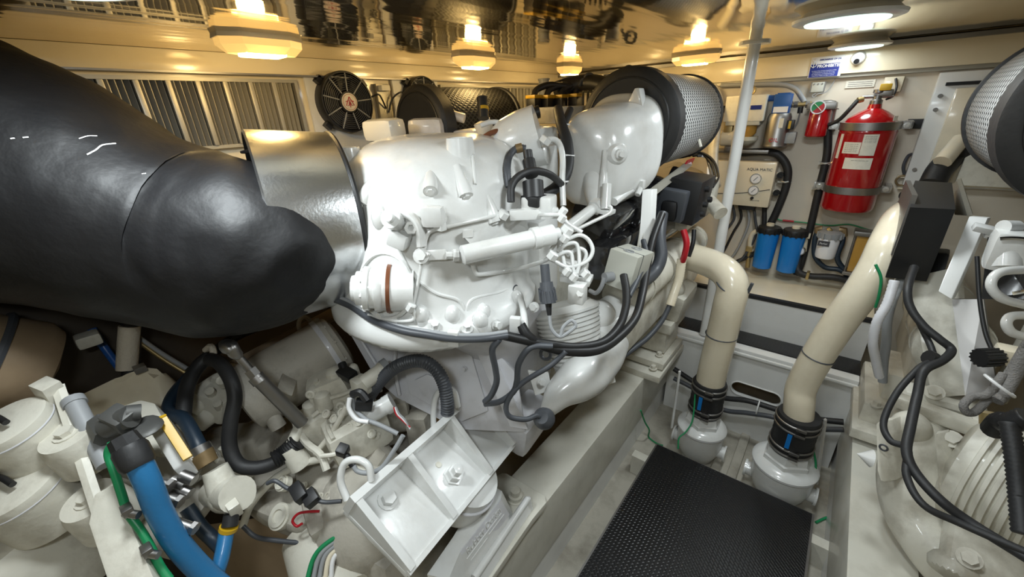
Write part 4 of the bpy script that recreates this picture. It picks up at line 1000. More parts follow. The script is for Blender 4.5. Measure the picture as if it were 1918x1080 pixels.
# small sensor plug on the lower rim
p, n = on(965, 545); MB().torus(p, n, .018, .004, 20).build('plug_seat', 'dgrey', E)
pipe('dip_tube', .010, 1.12, (968, 548), (978, 570), (982, 600), (984, 640))
# clips that hold the wiring loom
for (px, py, d) in ((850, 633, 1.06), (965, 607, 1.1)):
    MB().box(W(px, py, d), (.03, .02, .045), rot=(0, .05, .5), bev=.004).build('loom_clip', 'white', E)
# yellow tagged dark sensor standing on top
MB().cyl(W(906, 222, 1.5), W(903, 183, 1.5), .020, seg=18).build('top_sensor', 'black', E)
MB().cyl(W(905.5, 207, 1.5), W(905, 201, 1.5), .0205, seg=18).build('sensor_stripe', 'yellow', E)
mb = MB(); mb.tube([W(975, 217, 1.7), W(1005, 210, 1.7)], .022, 12, 1); mb.tube([W(1002, 211, 1.7), W(1010, 209, 1.7)], .026, 12, 1); mb.build('connector', 'black', E)
# starter / relay plug: black connector with looped hose
mb = MB(); mb.cyl(W(1000, 372, 1.14), W(998, 340, 1.14), .03); mb.box(W(1000, 375, 1.14), (.06, .05, .03), bev=.005); mb.build('black_solenoid', 'black', E)
mb = MB(); mb.cyl(W(996, 330, 1.17), W(990, 300, 1.18), .019); mb.cyl(W(991, 305, 1.18), W(988, 282, 1.18), .014); mb.build('electrical_plug', 'black', E)

# grey-white panel of the bell housing below the rim
bell = MB()
rg = []
for z, r, cy in ((1.19, .29, .92), (1.12, .29, .96), (1.0, .27, 1.05), (.85, .24, 1.1), (.68, .22, 1.12), (.6, .18, 1.14)):
    rg.append([V((-1.06+math.copysign(abs(math.cos(a))**.55, math.cos(a))*r*1.1, cy+math.copysign(abs(math.sin(a))**.55, math.sin(a))*r*.9, z)) for a in [2*PI*k/48 for k in range(48)]])
bell.ring_loft(rg); bo = bell.build('bell_housing', 'greyw', E, ang=50)
BT = surf_tree(bo)
TREES += [(DT, DL), TT, BT]
bp = MB().prism([W(646, 610, 1.50), W(664, 594, 1.50), W(760, 628, 1.46), W(905, 632, 1.42), W(968, 700, 1.40), W(985, 810, 1.40), W(860, 805, 1.42), W(742, 745, 1.46), W(705, 712, 1.48)], FWD*.10, .008).build('bell_cover_plate', 'greyw', E)
MB().prism([W(752, 668, 1.445), W(778, 646, 1.44), W(880, 652, 1.415), W(915, 770, 1.40), W(865, 790, 1.405), W(765, 738, 1.44)], FWD*.05, .008).build('raised_panel', 'greyw', bp)
MB().prism([W(775, 712, 1.425), W(800, 700, 1.42), W(850, 722, 1.41), W(862, 775, 1.40), W(790, 740, 1.42)], FWD*.04, .008).build('raised_panel', 'greyw', bp)
MB().prism([W(885, 645, 1.39), W(915, 648, 1.385), W(990, 805, 1.37), W(955, 800, 1.375)], FWD*.05, .006).build('diagonal_brace', 'greyw', bp)
for a_, b_ in (((657, 606, 1.48), (718, 705, 1.465)), ((742, 628, 1.45), (738, 690, 1.45)), ((738, 690, 1.45), (748, 740, 1.45))): MB().tube([W(*a_), W(*b_)], .007, 8, 1).build('panel_rib', 'greyw', bp)
for a_, b_ in ((672, 614), (724, 648), (705, 690), (869, 690)): MB().hexbolt(W(a_, b_, 1.455 if a_ < 800 else 1.405), -FWD, .007, .010).build('panel_bolt', 'greyw', bp)
TREES.append(surf_tree(bp))
for pts, r in ()  if 1 else ((((655, 600), (680, 650), (715, 700)), .006), (((800, 620), (745, 650), (738, 690), (760, 740)), .009), (((900, 640), (930, 700), (970, 760)), .01), (((870, 645), (850, 690), (885, 740)), .007), (((760, 720), (790, 700), (830, 712), (845, 760)), .009)):
    mb = MB(); mb.tube([on(px, py, tree=BT)[0] for px, py in pts], r, 8, 6); mb.build('panel_rib', 'greyw', bo)
for (px, py) in ():
    p, n = on(px, py, tree=BT); MB().hexbolt(p, n, .008, .008).build('panel_bolt', 'greyw', bo)
if 0: MB().prism([on(885, 638, tree=BT)[0], on(915, 640, tree=BT)[0], on(1000, 810, tree=BT)[0], on(960, 800, tree=BT)[0]], V((.02, -.03, .01)), .004).build('cover_plate', 'greyw', bo)
mb = MB(); mb.box(W(985, 790, 1.55), (.12, .2, .16), rot=(.1, .2, .1), bev=.03); mb.build('lower_bracket', 'greyw', E)

# ---------------------------------------------------------------- air filters
def air_filter(x, y0, y1, z, r, label, ring=.04, m='filter'):
    t = thing('air_filter', label, 'air filter', (x, (y0+y1)/2, z), 'perforated cylinder air filters')
    MB().lathe([(0, r*.93), (.012, r*.96), (y1-y0-.02, r*.96), (y1-y0, r*.9), (y1-y0, .01)], (x, y0, z), (0, 1, 0), 64).build('mesh_body', m, t)
    MB().lathe([(-.03, r*.72), (-.035, r*.80), (-.03, r*.95), (-.015, r*1.03), (ring, r*1.04), (ring+.006, r*.97), (0, r*.7)], (x, y0, z), (0, 1, 0), 64).build('rubber_end_ring', 'rubber', t)
    MB().torus((x, y0-.034, z), (0, 1, 0), r*.84, .004, 48).build('ring_groove', 'black', t)
    MB().lathe([(-.028, r*.9), (-.02, r*1.0), (0, r*1.0), (.004, r*.94)], (x, y1, z), (0, 1, 0), 64).build('far_end_ring', 'rubber', t)
    return t
af = air_filter(-.74, 1.70, 2.36, 1.69, .205, 'large perforated air filter with black rubber ring on the aisle side of the left engine')
MB().box((-.568, 2.1, 1.61), (.006, .022, .085), rot=(0, -.4, .0)).build('pale_sticker', 'paper', af)
air_filter(-1.53, 1.28, 1.80, 1.715, .165, 'dark perforated air filter on the far side of the left engine, behind the fans', m='filterd')
# ---------------------------------------------------------------- black lagged exhaust
mb = MB()
pp = [(-160, 290, 1.0, 262), (-40, 318, 1.03, 245), (60, 345, 1.06, 232), (150, 378, 1.09, 214), (240, 415, 1.12, 192), (320, 440, 1.15, 181), (400, 458, 1.165, 176), (460, 463, 1.145, 170), (502, 465, 1.115, 160), (534, 472, 1.085, 140), (560, 482, 1.06, 108), (578, 491, 1.04, 70), (587, 497, 1.03, 16)]
mb.tube([W(a, b, c) for a, b, c, r in pp], .2, 72, 6, rad=[r*c/FPX*.97 for a, b, c, r in pp])
mb.displace(.012, 5); mb.displace(.005, 16, 3)
t = mb.build('exhaust_lagging', 'lag', None, 'huge black lagged exhaust pipe sweeping across the upper left', 'exhaust pipe', ang=80)
LT = surf_tree(t)
mb = MB(); mb.tube([W(452, 285, 1.2), W(480, 283, 1.17), W(508, 292, 1.14), W(528, 310, 1.12), W(531, 335, 1.10)], .012, 12, 6, rad=[.004, .010, .022, .020, .006]); mb.build('lifted_flap', 'lag', t)
for pts, r in ((((163, 290), (180, 281), (192, 272), (217, 269)), .0016), (((148, 260), (165, 255), (182, 255)), .0012), (((20, 260), (28, 259)), .0015), (((43, 258), (54, 257)), .0015), (((266, 326), (274, 325)), .0012)):
    MB().tube([on(a, b, .001, LT)[0] for a, b in pts], r, 5, 3).build('pale_scratch', 'tie', t)

# ---------------------------------------------------------------- gearbox
G = thing('marine_gearbox', 'dusty white gearbox with control valves below the black exhaust', 'gearbox', (-1.1, .45, .2))
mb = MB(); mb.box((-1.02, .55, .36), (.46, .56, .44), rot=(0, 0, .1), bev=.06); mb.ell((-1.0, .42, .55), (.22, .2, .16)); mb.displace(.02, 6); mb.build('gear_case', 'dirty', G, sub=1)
# oil cooler cylinder: end cap under the dome, running down-left
a, b = W(640, 640, 1.55), W(455, 750, 1.38)
a2 = a-(b-a)*.04
MB().lathe([(0, .085), (.012, .112), (.03, .118), (.03, .126), (.045, .126), (.045, .118), ((b-a).length*.98, .118), ((b-a).length, .1)], a, b-a, 36).build('oil_cooler', 'dirty', G)
ax = (b-a).normalized()
MB().lathe([(-.012, .122), (0, .124), (.012, .122)], a+ax*.05, ax, 36).build('cooler_flange', 'greyw', G)
xx, yy, _ = frame(ax)
for k in range(10):
    a_ = 2*PI*k/10; MB().hexbolt(a+ax*.035+(xx*math.cos(a_)+yy*math.sin(a_))*.116, -ax, .008, .01).build('cooler_bolt', 'dirty', G)
MB().torus(W(572, 610, 1.55), (.8, .5, .2), .035, .008, 24, 8).build('lifting_ring', 'dirty', G)
MB().box(W(540, 712, 1.34), (.13, .006, .05), rot=(.8, 0, -.6)).build('cast_plate', 'dirty', G)
MB().cyl(W(485, 738, 1.36), W(522, 800, 1.38), .022, .026).build('stub_pipe', 'dirty', G)
mb = MB(); mb.tube([W(425, 695, 1.50), W(655, 572, 1.70)], .03, 4, 1, up=V((0, 0, 1))); mb.build('tan_ledge', 'tan', G)
# control valve block cluster
mb = MB()
mb.box(W(660, 790, 1.42), (.26, .20, .14), rot=(.1, .0, -.25), bev=.03)
mb.box(W(620, 730, 1.40), (.11, .13, .13), rot=(.2, 0, -.5), bev=.03)
mb.box(W(600, 800, 1.40), (.12, .14, .16), rot=(.2, 0, -.3), bev=.035)
mb.displace(.006, 14); vb = mb.build('valve_block', 'white2', G)
for (px, py, d, r) in ((622, 698, 1.36, .033), (600, 740, 1.33, .035), (578, 760, 1.34, .03), (660, 690, 1.38, .02)):
    MB().lathe([(0, .004), (.003, r*.5), (.010, r*.75), (.02, r*.8), (.07, r*.86)], W(px, py-8, d), W(px+8, py+26, d+.03)-W(px, py, d), 20).build('valve_dome', 'white2', vb)
for (px, py) in ((626, 784), (641, 772), (655, 800), (672, 790), (697, 812), (650, 825), (612, 775)):
    MB().lathe([(0, .014), (.006, .014), (.006, .009), (.002, .008)], W(px, py, 1.31), V((.2, -.6, .75)), 16).torus(W(px, py, 1.315), (.2, -.6, .75), .012, .003, 16, 5).build('valve_port', 'white2', vb)
mb = MB(); mb.cyl(W(680, 718, 1.33), W(712, 695, 1.36), .026, seg=20).cyl(W(712, 695, 1.36), W(722, 689, 1.365), .029, seg=20).box(W(676, 722, 1.34), (.05, .05, .06), bev=.008); mb.build('solenoid_valve', 'white2', G)
MB().cyl(W(718, 691, 1.36), W(728, 684, 1.37), .031, seg=20).build('solenoid_nut', 'grey', G)
mb = MB(); mb.cyl(W(685, 780, 1.27), W(730, 755, 1.29), .028, seg=20).cyl(W(722, 760, 1.285), W(735, 752, 1.29), .031, seg=20).box(W(690, 770, 1.27), (.04, .05, .05), bev=.006); mb.build('solenoid_valve', 'white', G)
mb = MB(); mb.box(W(682, 757, 1.22), (.05, .025, .035), rot=(0, .3, .9), bev=.005).tube([W(660, 738, 1.21), W(675, 735, 1.2), W(688, 750, 1.2)], .012, 8, 4); mb.build('black_connector', 'black', G)
mb = MB(); mb.box(W(642, 843, 1.16), (.03, .03, .035), rot=(.3, .3, .5), bev=.004).cyl(W(648, 852, 1.16), W(662, 872, 1.155), .010); mb.build('black_connector', 'black', G)
mb = MB(); mb.box(W(650, 700, 1.36), (.06, .04, .03), rot=(.2, .2, .2), bev=.004).cyl(W(640, 680, 1.38), W(652, 708, 1.36), .014); mb.build('black_connector', 'black', G)
MB().cyl(W(545, 832, 1.28), W(560, 800, 1.32), .017).cyl(W(540, 838, 1.28), W(565, 870, 1.30), .03, .036).build('bracket_boss', 'white2', G)
MB().tube([W(555, 800, 1.33), W(575, 830, 1.3), W(600, 850, 1.28), (W(612, 880, 1.27))], .012, 8, 3).build('bracket_rib', 'white2', G)
# lower casting with round covers
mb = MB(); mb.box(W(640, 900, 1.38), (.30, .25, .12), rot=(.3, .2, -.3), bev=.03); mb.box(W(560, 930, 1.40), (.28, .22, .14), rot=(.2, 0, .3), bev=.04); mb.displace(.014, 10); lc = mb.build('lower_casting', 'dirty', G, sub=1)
for (px, py, R) in ((531, 967, .04), (536, 905, .025)):
    MB().lathe([(0, R), (.02, R), (.02, R*.8), (.026, R*.8), (.026, R*.5), (.02, R*.48), (.02, .001)], W(px, py, 1.30), V((.1, -.6, .8)), 28).build('round_cover', 'white2', G)
hose('red_sensor_lead', [W(a_, b_, 1.22) for a_, b_ in ((598, 957), (575, 958), (558, 962), (548, 975), (556, 985), (566, 980))], .004, 'rwire', 'small red curled lead on the round cover below the gearbox valves', 'wire')
for pts, r, nm in ((((620, 855), (560, 870), (510, 900), (470, 945), (455, 985)), .012, 'cast_oil_line'), (((650, 760), (620, 812), (590, 850)), .009, 'cast_oil_line')):
    MB().tube([W(a_, b_, 1.3) for a_, b_ in pts], r, 10, 5).build(nm, 'white2', G)
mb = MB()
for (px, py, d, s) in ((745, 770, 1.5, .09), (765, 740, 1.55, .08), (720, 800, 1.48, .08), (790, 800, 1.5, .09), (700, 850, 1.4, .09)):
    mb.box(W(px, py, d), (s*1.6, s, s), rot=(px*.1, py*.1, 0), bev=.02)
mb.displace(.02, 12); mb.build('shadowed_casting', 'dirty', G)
bpy.context.view_layer.update()
VT = surf_tree(vb); TREES.append(VT); LTr = surf_tree(lc); rnd = random.Random(5)
for k in range(46):
    px, py = rnd.uniform(570, 735), rnd.uniform(700, 940)
    tr = VT if py < 850 else LTr
    d = (W(px, py, 1)-CAM).normalized(); h = tr[0].ray_cast(CAM-tr[1], d)
    if h[0] is None: continue
    p, n = on(px, py, 0, tr); q = rnd.random()
    if q < .45: MB().hexbolt(p, n, .008, .010).build('valve_bolt', 'white2', vb if py < 850 else lc)
    elif q < .75: MB().lathe([(-.01, .018), (.012, .015), (.014, .012), (.014, .008), (.006, .007), (.006, .001)], p, n, 16).build('cast_boss', 'white2', vb if py < 850 else lc)
    else:
        x_, y_, _ = frame(n); MB().tube([p-x_*.04, p+n*.008, p+x_*.04], .007, 8, 4).build('cast_rib', 'white2', vb if py < 850 else lc)
# upper stator block at the cooler end
mb = MB(); mb.box(W(410, 745, 1.42), (.13, .12, .11), rot=(0, .4, .5), bev=.02).box(W(440, 720, 1.45), (.12, .10, .10), rot=(0, .4, .5), bev=.02).cyl(W(400, 770, 1.40), W(370, 790, 1.38), .035).cyl(W(385, 745, 1.38), W(360, 765, 1.36), .028)
for k, (px, py) in enumerate(((420, 720), (440, 732), (398, 740), (412, 762))): mb.cyl(W(px, py, 1.37), W(px-6, py-8, 1.34), .016, seg=8)
mb.displace(.006, 12); mb.build('raw_water_fitting', 'white2', G)
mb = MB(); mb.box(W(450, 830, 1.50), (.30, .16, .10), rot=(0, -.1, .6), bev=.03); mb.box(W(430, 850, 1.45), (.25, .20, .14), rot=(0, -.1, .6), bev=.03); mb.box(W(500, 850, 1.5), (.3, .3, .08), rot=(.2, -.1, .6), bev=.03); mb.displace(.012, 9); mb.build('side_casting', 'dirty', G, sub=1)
for k, (px, py) in enumerate(((388, 830), (400, 850), (415, 838), (440, 880), (455, 870), (380, 850))):
    MB().cyl(W(px, py, 1.33), W(px+14, py+22, 1.36), .010, seg=10).build('cast_lug', 'white2', G)
# bronze/white valve at the lower left
VB = thing('raw_water_valve', 'dirty white valve with round flange and blue hose tail, left of the gearbox', 'valve', W(420, 940, 1.2))
mb = MB(); mb.cyl(W(402, 878, 1.16), W(418, 915, 1.16), .032, .04, 20); mb.ell(W(424, 930, 1.16), .045); mb.cyl(W(405, 920, 1.20), W(446, 925, 1.13), .045, .048, 20); mb.cyl(W(430, 940, 1.14), W(436, 955, 1.13), .022); mb.box(W(437, 950, 1.12), (.04, .03, .05), rot=(0, .2, 0), bev=.005); mb.displace(.004, 18); mb.build('valve_body', 'white2', VB)
MB().cyl(W(375, 850, 1.17), W(388, 870, 1.17), .034, .03, 20).build('hose_nut', 'bronze', VB)
MB().cyl(W(370, 835, 1.17), W(380, 855, 1.17), .029, seg=20).build('hose_ferrule', 'dsteel', VB)
MB().cyl(W(434, 962, 1.12), W(430, 985, 1.11), .020, seg=16).build('tail_collar', 'rubber', VB)
MB().cyl(W(429, 985, 1.11), W(427, 992, 1.11), .023, seg=16).build('yellow_collar', 'yellow', VB)
hose('blue_hose_tail', [W(425, 992, 1.11), W(416, 1040, 1.08), W(405, 1075, 1.06), W(395, 1100, 1.05)], .019, 'blue', 'short blue hose hanging from the raw water valve')
# long blue hose
hose('blue_hose', [W(258, 860, .92), W(278, 905, .93), W(300, 960, .95), W(335, 1020, .98), W(385, 1075, 1.02), W(440, 1120, 1.05)], .026, 'blue', 'thick bright blue hose curving down at the lower left', seg=20)
h = thing('hose_end_fitting', 'black hexagonal hose end on the thick blue hose', 'fitting', W(240, 835, .92))
MB().cyl(W(228, 818, .92), W(240, 836, .92), .027, .030, 8).build('hex_end', 'rubber', h)
MB().lathe([(0, .030), (.01, .034), (.045, .034), (.055, .030)], W(240, 834, .92), W(262, 875, .92)-W(240, 834, .92), 10).build('collar', 'rubber', h)
mb = MB(); mb.cyl(W(200, 800, 1.0), W(245, 780, 1.0), .028); mb.cyl(W(190, 790, 1.02), W(205, 815, 1.0), .03, seg=8); mb.box(W(225, 785, 1.0), (.06, .05, .05), rot=(.2, .3, .4), bev=.01); mb.cyl(W(235, 775, 1.0), W(262, 772, 1.02), .02); mb.ell(W(270, 800, 1.02), (.05, .04, .012)); mb.displace(.004, 20)
mb.build('elbow', 'gunmetal', h)
# green wire along the rail
hose('green_earth_wire', [W(a_, b_, .94) for a_, b_ in ((210, 830), (203, 850), (215, 885), (228, 925), (240, 960), (262, 990), (280, 1020), (300, 1060), (318, 1085))], .009, 'green', 'green earth wire clipped along the left rail', 'wire')

# lower-left: two round white covers on a casing, with side rail
C = thing('pump_housing', 'cream white casing with two round handled lids at the lower left corner', 'pump', W(60, 950, 1.0))
mb = MB(); mb.box(W(80, 1010, 1.16), (.42, .42, .26), rot=(.15, -.2, .35), bev=.05); mb.displace(.012, 6); mb.build('casing', 'white2', C, sub=1)
for (px, py, R) in ((10, 792, .078), (22, 905, .094)):
    c = W(px, py, .98); n = V((.12, -.25, 1)).normalized()
    lid = MB().lathe([(-.14, R*1.05), (-.035, R*1.0), (-.02, R*1.02), (0, R*.98), (.003, R*.9), (.003, .001)], c, n, 48).build('round_lid', 'white2', C)
    MB().torus(c-n*.022, n, R*1.0, .003, 48).build('lid_seam', 'greyw', lid)
    MB().tube([c+n*.02+V((-.06, -.03, 0)), c+n*.028, c+n*.02+V((.04, .012, 0))], .007, 10, 5).build('lid_handle', 'black', lid)
for (px, py) in ((125, 812), (165, 935)):
    c = W(px, py, 1.0); n = V((.12, -.2, 1)).normalized()
    MB().lathe([(-.1, .07), (-.02, .062), (0, .055), (0, .001)], c, n, 36).build('bolt_pad', 'white2', C)
    MB().hexbolt(c+n*.0, n, .018, .014).build('pad_bolt', 'white2', C)
t = thing('angle_rail', 'cream angle iron rail running down the lower left beside the round lids', 'rail', W(160, 890, .98))
a, b = W(108, 722, 1.05), W(232, 1100, .90)
d_ = (b-a); mb = MB()
mb.tube([a, b], .008, 4, 1, ex=(8, 1.6, .6)); mb.build('flange', 'white2', t)
mb = MB(); w_ = V((.012, .004, -.05)); mb.prism([a, b, b+w_, a+w_], V((.006, .002, 0))); mb.build('web', 'white2', t)
MB().box(W(95, 735, 1.05), (.05, .04, .07), rot=(.1, .2, .4), bev=.004).build('end_block', 'white2', t)
for (px, py) in ((248, 960), (285, 1035)): MB().box(W(px-10, py-5, .92), (.03, .02, .02), bev=.003).cyl(W(px-14, py, .92), W(px+12, py+4, .92), .009).build('wire_clip', 'dsteel', t)
mb = MB(); mb.cyl(W(140, 755, 1.04), W(200, 870, 1.0), .020); mb.cyl(W(136, 748, 1.045), W(142, 758, 1.04), .024); mb.build('grey_tube', 'grey', t)
mb = MB(); mb.prism([W(175, 925, .96), W(212, 905, .98), W(290, 1085, .9), W(205, 1100, .88), W(165, 980, .93)], V((.0, .01, -.08)), .006); mb.build('lower_cover_plate', 'white2', C)
# white plastic tray and yellow handle
t = thing('header_tank', 'white plastic tank with yellow lever beside the blue hose fitting', 'tank', W(250, 790, 1.15))
mb = MB(); mb.prism([W(170, 778, 1.16), W(262, 745, 1.2), W(290, 752, 1.2), W(325, 815, 1.14), W(300, 850, 1.1), W(220, 840, 1.1)], V((.02, .03, -.14)), .015); mb.build('tank', 'white2', t)
MB().prism([W(282, 810, 1.06), W(305, 790, 1.07), W(352, 862, 1.04), W(325, 880, 1.03)], V((.0, .01, -.05)), .004).build('white_cover', 'stepw', t)
MB().tube([W(302, 780, 1.05), W(308, 790, 1.05), W(352, 858, 1.02)], .010, 8, 3, ex=(5, 1.1, .5)).build('lever', 'yellow', t)
mb = MB()
for k, (px, py) in enumerate(((335, 905), (345, 920), (352, 895), (330, 930))): mb.cyl(W(px-12, py-6, 1.03), W(px+12, py+4, 1.03), .014)
mb.build('steel_hose_clips', 'dsteel', t)
mb = MB(); mb.box(W(300, 870, 1.12), (.14, .10, .06), rot=(.2, .5, .6), bev=.01); mb.box(W(335, 960, 1.15), (.12, .2, .06), rot=(.2, .4, .6), bev=.01); mb.displace(.008, 18); mb.build('bracket', 'dirty', t)
for k, (a_, b_) in enumerate(((300, 905), (318, 935), (345, 985))):
    MB().cyl(W(a_-16, b_-8, 1.0), W(a_+18, b_+4, 1.0), .012).cyl(W(a_+14, b_+2, 1.0), W(a_+22, b_+5, 1.0), .016, seg=6).build('pipe_union', 'dsteel', t)
MB().prism([W(590, 955, 1.5), W(330, 990, 1.5), W(400, 1090, 1.5), W(700, 1090, 1.5)], V((.02, .03, -.03))).build('drip_tray', 'tan', None, 'dull brown bilge tray seen below the gearbox at the bottom edge', 'tray')

# tan cylindrical tank far left
t = thing('tan_muffler', 'tan cylindrical muffler with dark straps at the left edge below the exhaust', 'muffler', W(60, 660, 1.5))
a, b = W(-130, 668, 1.02), W(100, 690, 1.19)
MB().lathe([(0, .13), ((b-a).length-.04, .13), ((b-a).length-.01, .11), ((b-a).length+.01, .01)], a, b-a, 40).build('shell', 'tan', t)
dd = (b-a).normalized()
for s in (.22, .40): MB().torus(a+dd*((b-a).length-s+.1), dd, .132, .01, 40, 6).build('strap', 'dgrey', t)
MB().box(W(165, 635, 1.28), (.06, .06, .04), bev=.01).build('end_bracket', 'white2', t)
# beige casing behind hoses
t = thing('beige_casing', 'beige rounded casing behind the vertical black hose, lower left', 'casing', W(240, 720, 1.5))
mb = MB(); mb.prism([W(130, 740, 1.24), W(220, 700, 1.28), W(285, 678, 1.32), W(310, 700, 1.33), W(325, 760, 1.31), W(300, 830, 1.27), W(150, 830, 1.22)], V((.0, .05, -.14)), .03); mb.displace(.006, 7); mb.build('casing', 'tan' if 0 else 'creamp', t)
MB().box(W(262, 690, 1.30), (.03, .03, .02)).build('latch', 'dsteel', t)

hose('black_hose', [W(243, 560, 1.3), W(246, 640, 1.33), W(246, 700, 1.33), W(242, 760, 1.33)], .025, 'rubber', 'thick vertical black hose below the exhaust, with pale tape wrap')
MB().tube([W(243, 610, 1.31), W(240, 650, 1.315), W(238, 692, 1.315)], .028, 14, 5).build('tape_wrap', 'tape', None, 'pale tape wrapped around the vertical black hose', 'tape')
hose('blue_rope_line', [W(172, 615, 1.33), W(195, 650, 1.35), W(225, 690, 1.36)], .012, 'bluep', 'dark blue line beside the muffler bracket', 'line')
hose('thin_grey_line', [W(250, 625, 1.36), W(300, 660, 1.38), W(350, 690, 1.4)], .008, 'grey', 'pair of thin grey pipes under the exhaust, upper one', 'pipe', 'thin pipes under the exhaust')
hose('thin_grey_line', [W(260, 640, 1.36), W(310, 675, 1.38), W(355, 702, 1.4)], .007, 'brass', 'pair of thin grey pipes under the exhaust, lower one', 'pipe', 'thin pipes under the exhaust')
hose('black_hose', [W(395, 665, 1.36), W(372, 685, 1.34), W(352, 720, 1.30), W(345, 760, 1.26), W(343, 790, 1.24)], .022, 'rubber', 'black hose looping left from the pipe clip to the dark valve hose')
hose('dark_blue_hose', [W(392, 668, 1.40), W(360, 700, 1.36), W(325, 740, 1.30), W(318, 770, 1.26), W(345, 785, 1.22), (W(368, 825, 1.18)), W(376, 845, 1.17)], .020, 'dblue', 'dark blue hose bending down into the raw water valve', 'hose')
hose('corrugated_hose', [W(393, 672, 1.30), W(412, 680, 1.28), W(432, 710, 1.26), W(440, 745, 1.25), W(432, 790, 1.24), W(430, 835, 1.24), (W(445, 868, 1.24)), W(475, 876, 1.25), W(510, 868, 1.27), W(540, 848, 1.29), W(560, 828, 1.30)], .021, 'rubber', 'black hose in a long S-curve running from under the exhaust to the gearbox', rib=None, seg=16)
hose('corrugated_conduit', [W(512, 862, 1.26), W(535, 848, 1.28), W(558, 826, 1.29)], .030, 'black', 'short corrugated end of the S-curved black hose at the gearbox', 'conduit', rib=(.008, .12))
hose('dark_blue_hose', [W(350, 950, 1.12), W(375, 985, 1.12), W(400, 1010, 1.12), (W(420, 1030, 1.1))], .018, 'dblue', 'dark blue hose passing behind the short blue hose tail', 'hose')
MB().tube([W(385, 655, 1.35), W(395, 648, 1.33), W(400, 660, 1.32), W(398, 678, 1.32)], .010, 8, 4).build('pipe_clip', 'tape', None, 'pale clip holding the two black hoses under the exhaust', 'clip')
hose('black_hose', [W(400, 660, 1.45), W(450, 625, 1.5), W(520, 600, 1.55), W(600, 572, 1.6), W(680, 560, 1.6)], .018, 'rubber', 'black hose running right under the exhaust lagging')
# control cable ram from exhaust to gearbox
t = thing('support_strut', 'steel turnbuckle strut between the exhaust lagging and the gearbox', 'strut', W(555, 780, 1.25))
MB().cyl(W(440, 660, 1.14), W(475, 700, 1.17), .011).build('thin_rod', 'dsteel', t)
MB().cyl(W(468, 692, 1.165), W(480, 706, 1.17), .018, seg=6).cyl(W(478, 704, 1.17), W(488, 715, 1.175), .021, seg=12).build('lock_nut', 'dsteel', t)
MB().cyl(W(480, 705, 1.17), W(566, 792, 1.27), .020, seg=20).build('sleeve', 'dgrey' if 0 else 'dsteel', t)
mb = MB(); mb.ell(W(425, 648, 1.13), (.035, .02, .02)); mb.ell(W(438, 656, 1.13), (.02, .018, .028)); mb.displace(.006, 40); mb.build('weld_end', 'dsteel', t)

# ---------------------------------------------------------------- gearbox mount bracket with flexible mount
g = thing('gearbox_mount', 'big white ribbed gearbox bracket standing on its flexible mount', 'mount', (-.72, .7, .35))
_n = V((.6, .2, 1)).normalized(); _q = P(800, 900, z=.73)
def onpl(px, py):
    d = W(px, py, 1)-CAM
    return CAM+d*((_q-CAM).dot(_n)/d.dot(_n))
p00, p10, p11, p01 = onpl(645, 955), onpl(882, 748), onpl(963, 835), onpl(765, 1078)
nn = _n
# least-squares parallelogram of the base plate
def bl(u, v): return (p00*(1-u)+p10*u)*(1-v)+(p01*(1-u)+p11*u)*v
MB().prism([bl(0, 0), bl(1, 0), bl(1, 1), bl(0, 1)], -nn*.02, .003).build('base_plate', 'white', g)
def rib(a, b, h0, h1, th, nm):
    d = (b-a).normalized(); s = d.cross(nn)*th/2
    MB().ring_loft([[a-s-nn*.004, a+s-nn*.004, a+s+nn*h0, a-s+nn*h0], [b-s-nn*.004, b+s-nn*.004, b+s+nn*h1, b-s+nn*h1]]).build(nm, 'white', g)
rib(bl(0, .02), bl(1, .02), .07, .07, .022, 'back_flange')
for u, h0, h1 in ((.02, .07, .022), (.345, .07, .020), (.70, .07, .020), (.98, .07, .035)):
    rib(bl(u, .03), bl(u, .985), h0, h1, .02, 'gusset')
rib(bl(0, .985), bl(1, .985), .012, .012, .014, 'front_lip')
for u, v in ((.17, .25), (.86, .25)):
    MB().hexbolt(bl(u, v), nn, .020, .018).build('plate_bolt', 'white', g)
q = bl(.52, .62)
MB().lathe([(0, .034), (.006, .034), (.006, .026), (.026, .026), (.026, .018), (.048, .018), (.05, .012), (.05, .001)], q, nn, 6).build('centre_stud', 'white', g)
MB().cyl(bl(.5, .38), bl(.5, .38)+nn*.003, .01).build('plug', 'white2', g)
for lp in (((812, 800), (812, 768), (818, 738), (838, 726), (852, 736), (858, 762)), ((650, 935), (638, 900), (645, 868), (668, 860), (690, 872), (696, 900))):
    dd_ = (onpl(lp[0][0]+8, lp[0][1]+6)-CAM).dot(FWD)
    MB().tube([W(a_, b_, dd_) for a_, b_ in lp], .010, 10, 6).build('lifting_loop', 'white', g)
# lower flexible mount body
m0 = thing('flexible_mount', 'cast white rubber mount with raised lettering bolted to the left bearer', 'mount', (-.74, .78, .35))
def Z(px, py, z): return P(px, py, z=z)
top = [Z(800, 1075, .52), Z(850, 1003, .52), Z(899, 917, .52), Z(915, 904, .52), Z(940, 919, .52), Z(938, 935, .52), Z(860, 1037, .52), Z(840, 1085, .52)]
bot = [V((p.x+dx, p.y+dy, .385)) for p, (dx, dy) in zip(top, ((0, -.0), (0, 0), (0, .02), (0, .03), (.02, .03), (.05, .0), (.05, 0), (.05, -.0)))]
mb = MB(); mb.ring_loft([bot, top]); mb.build('mount_body', 'white', m0)
MB().cyl(bl(.62, .80)-nn*.015, bl(.62, .80)-nn*.13, .10, .115, 40).build('rubber_bell', 'white', m0)
MB().torus(bl(.62, .80)-nn*.05, nn, .108, .005, 40).build('bell_rim', 'greyw', m0)
fp = [Z(880, 925, .385), Z(930, 891, .385), Z(940, 885, .385), Z(949, 886, .385), Z(1021, 928, .385), Z(1023, 941, .385), Z(997, 972, .385), Z(915, 1090, .385), Z(820, 1150, .385)]
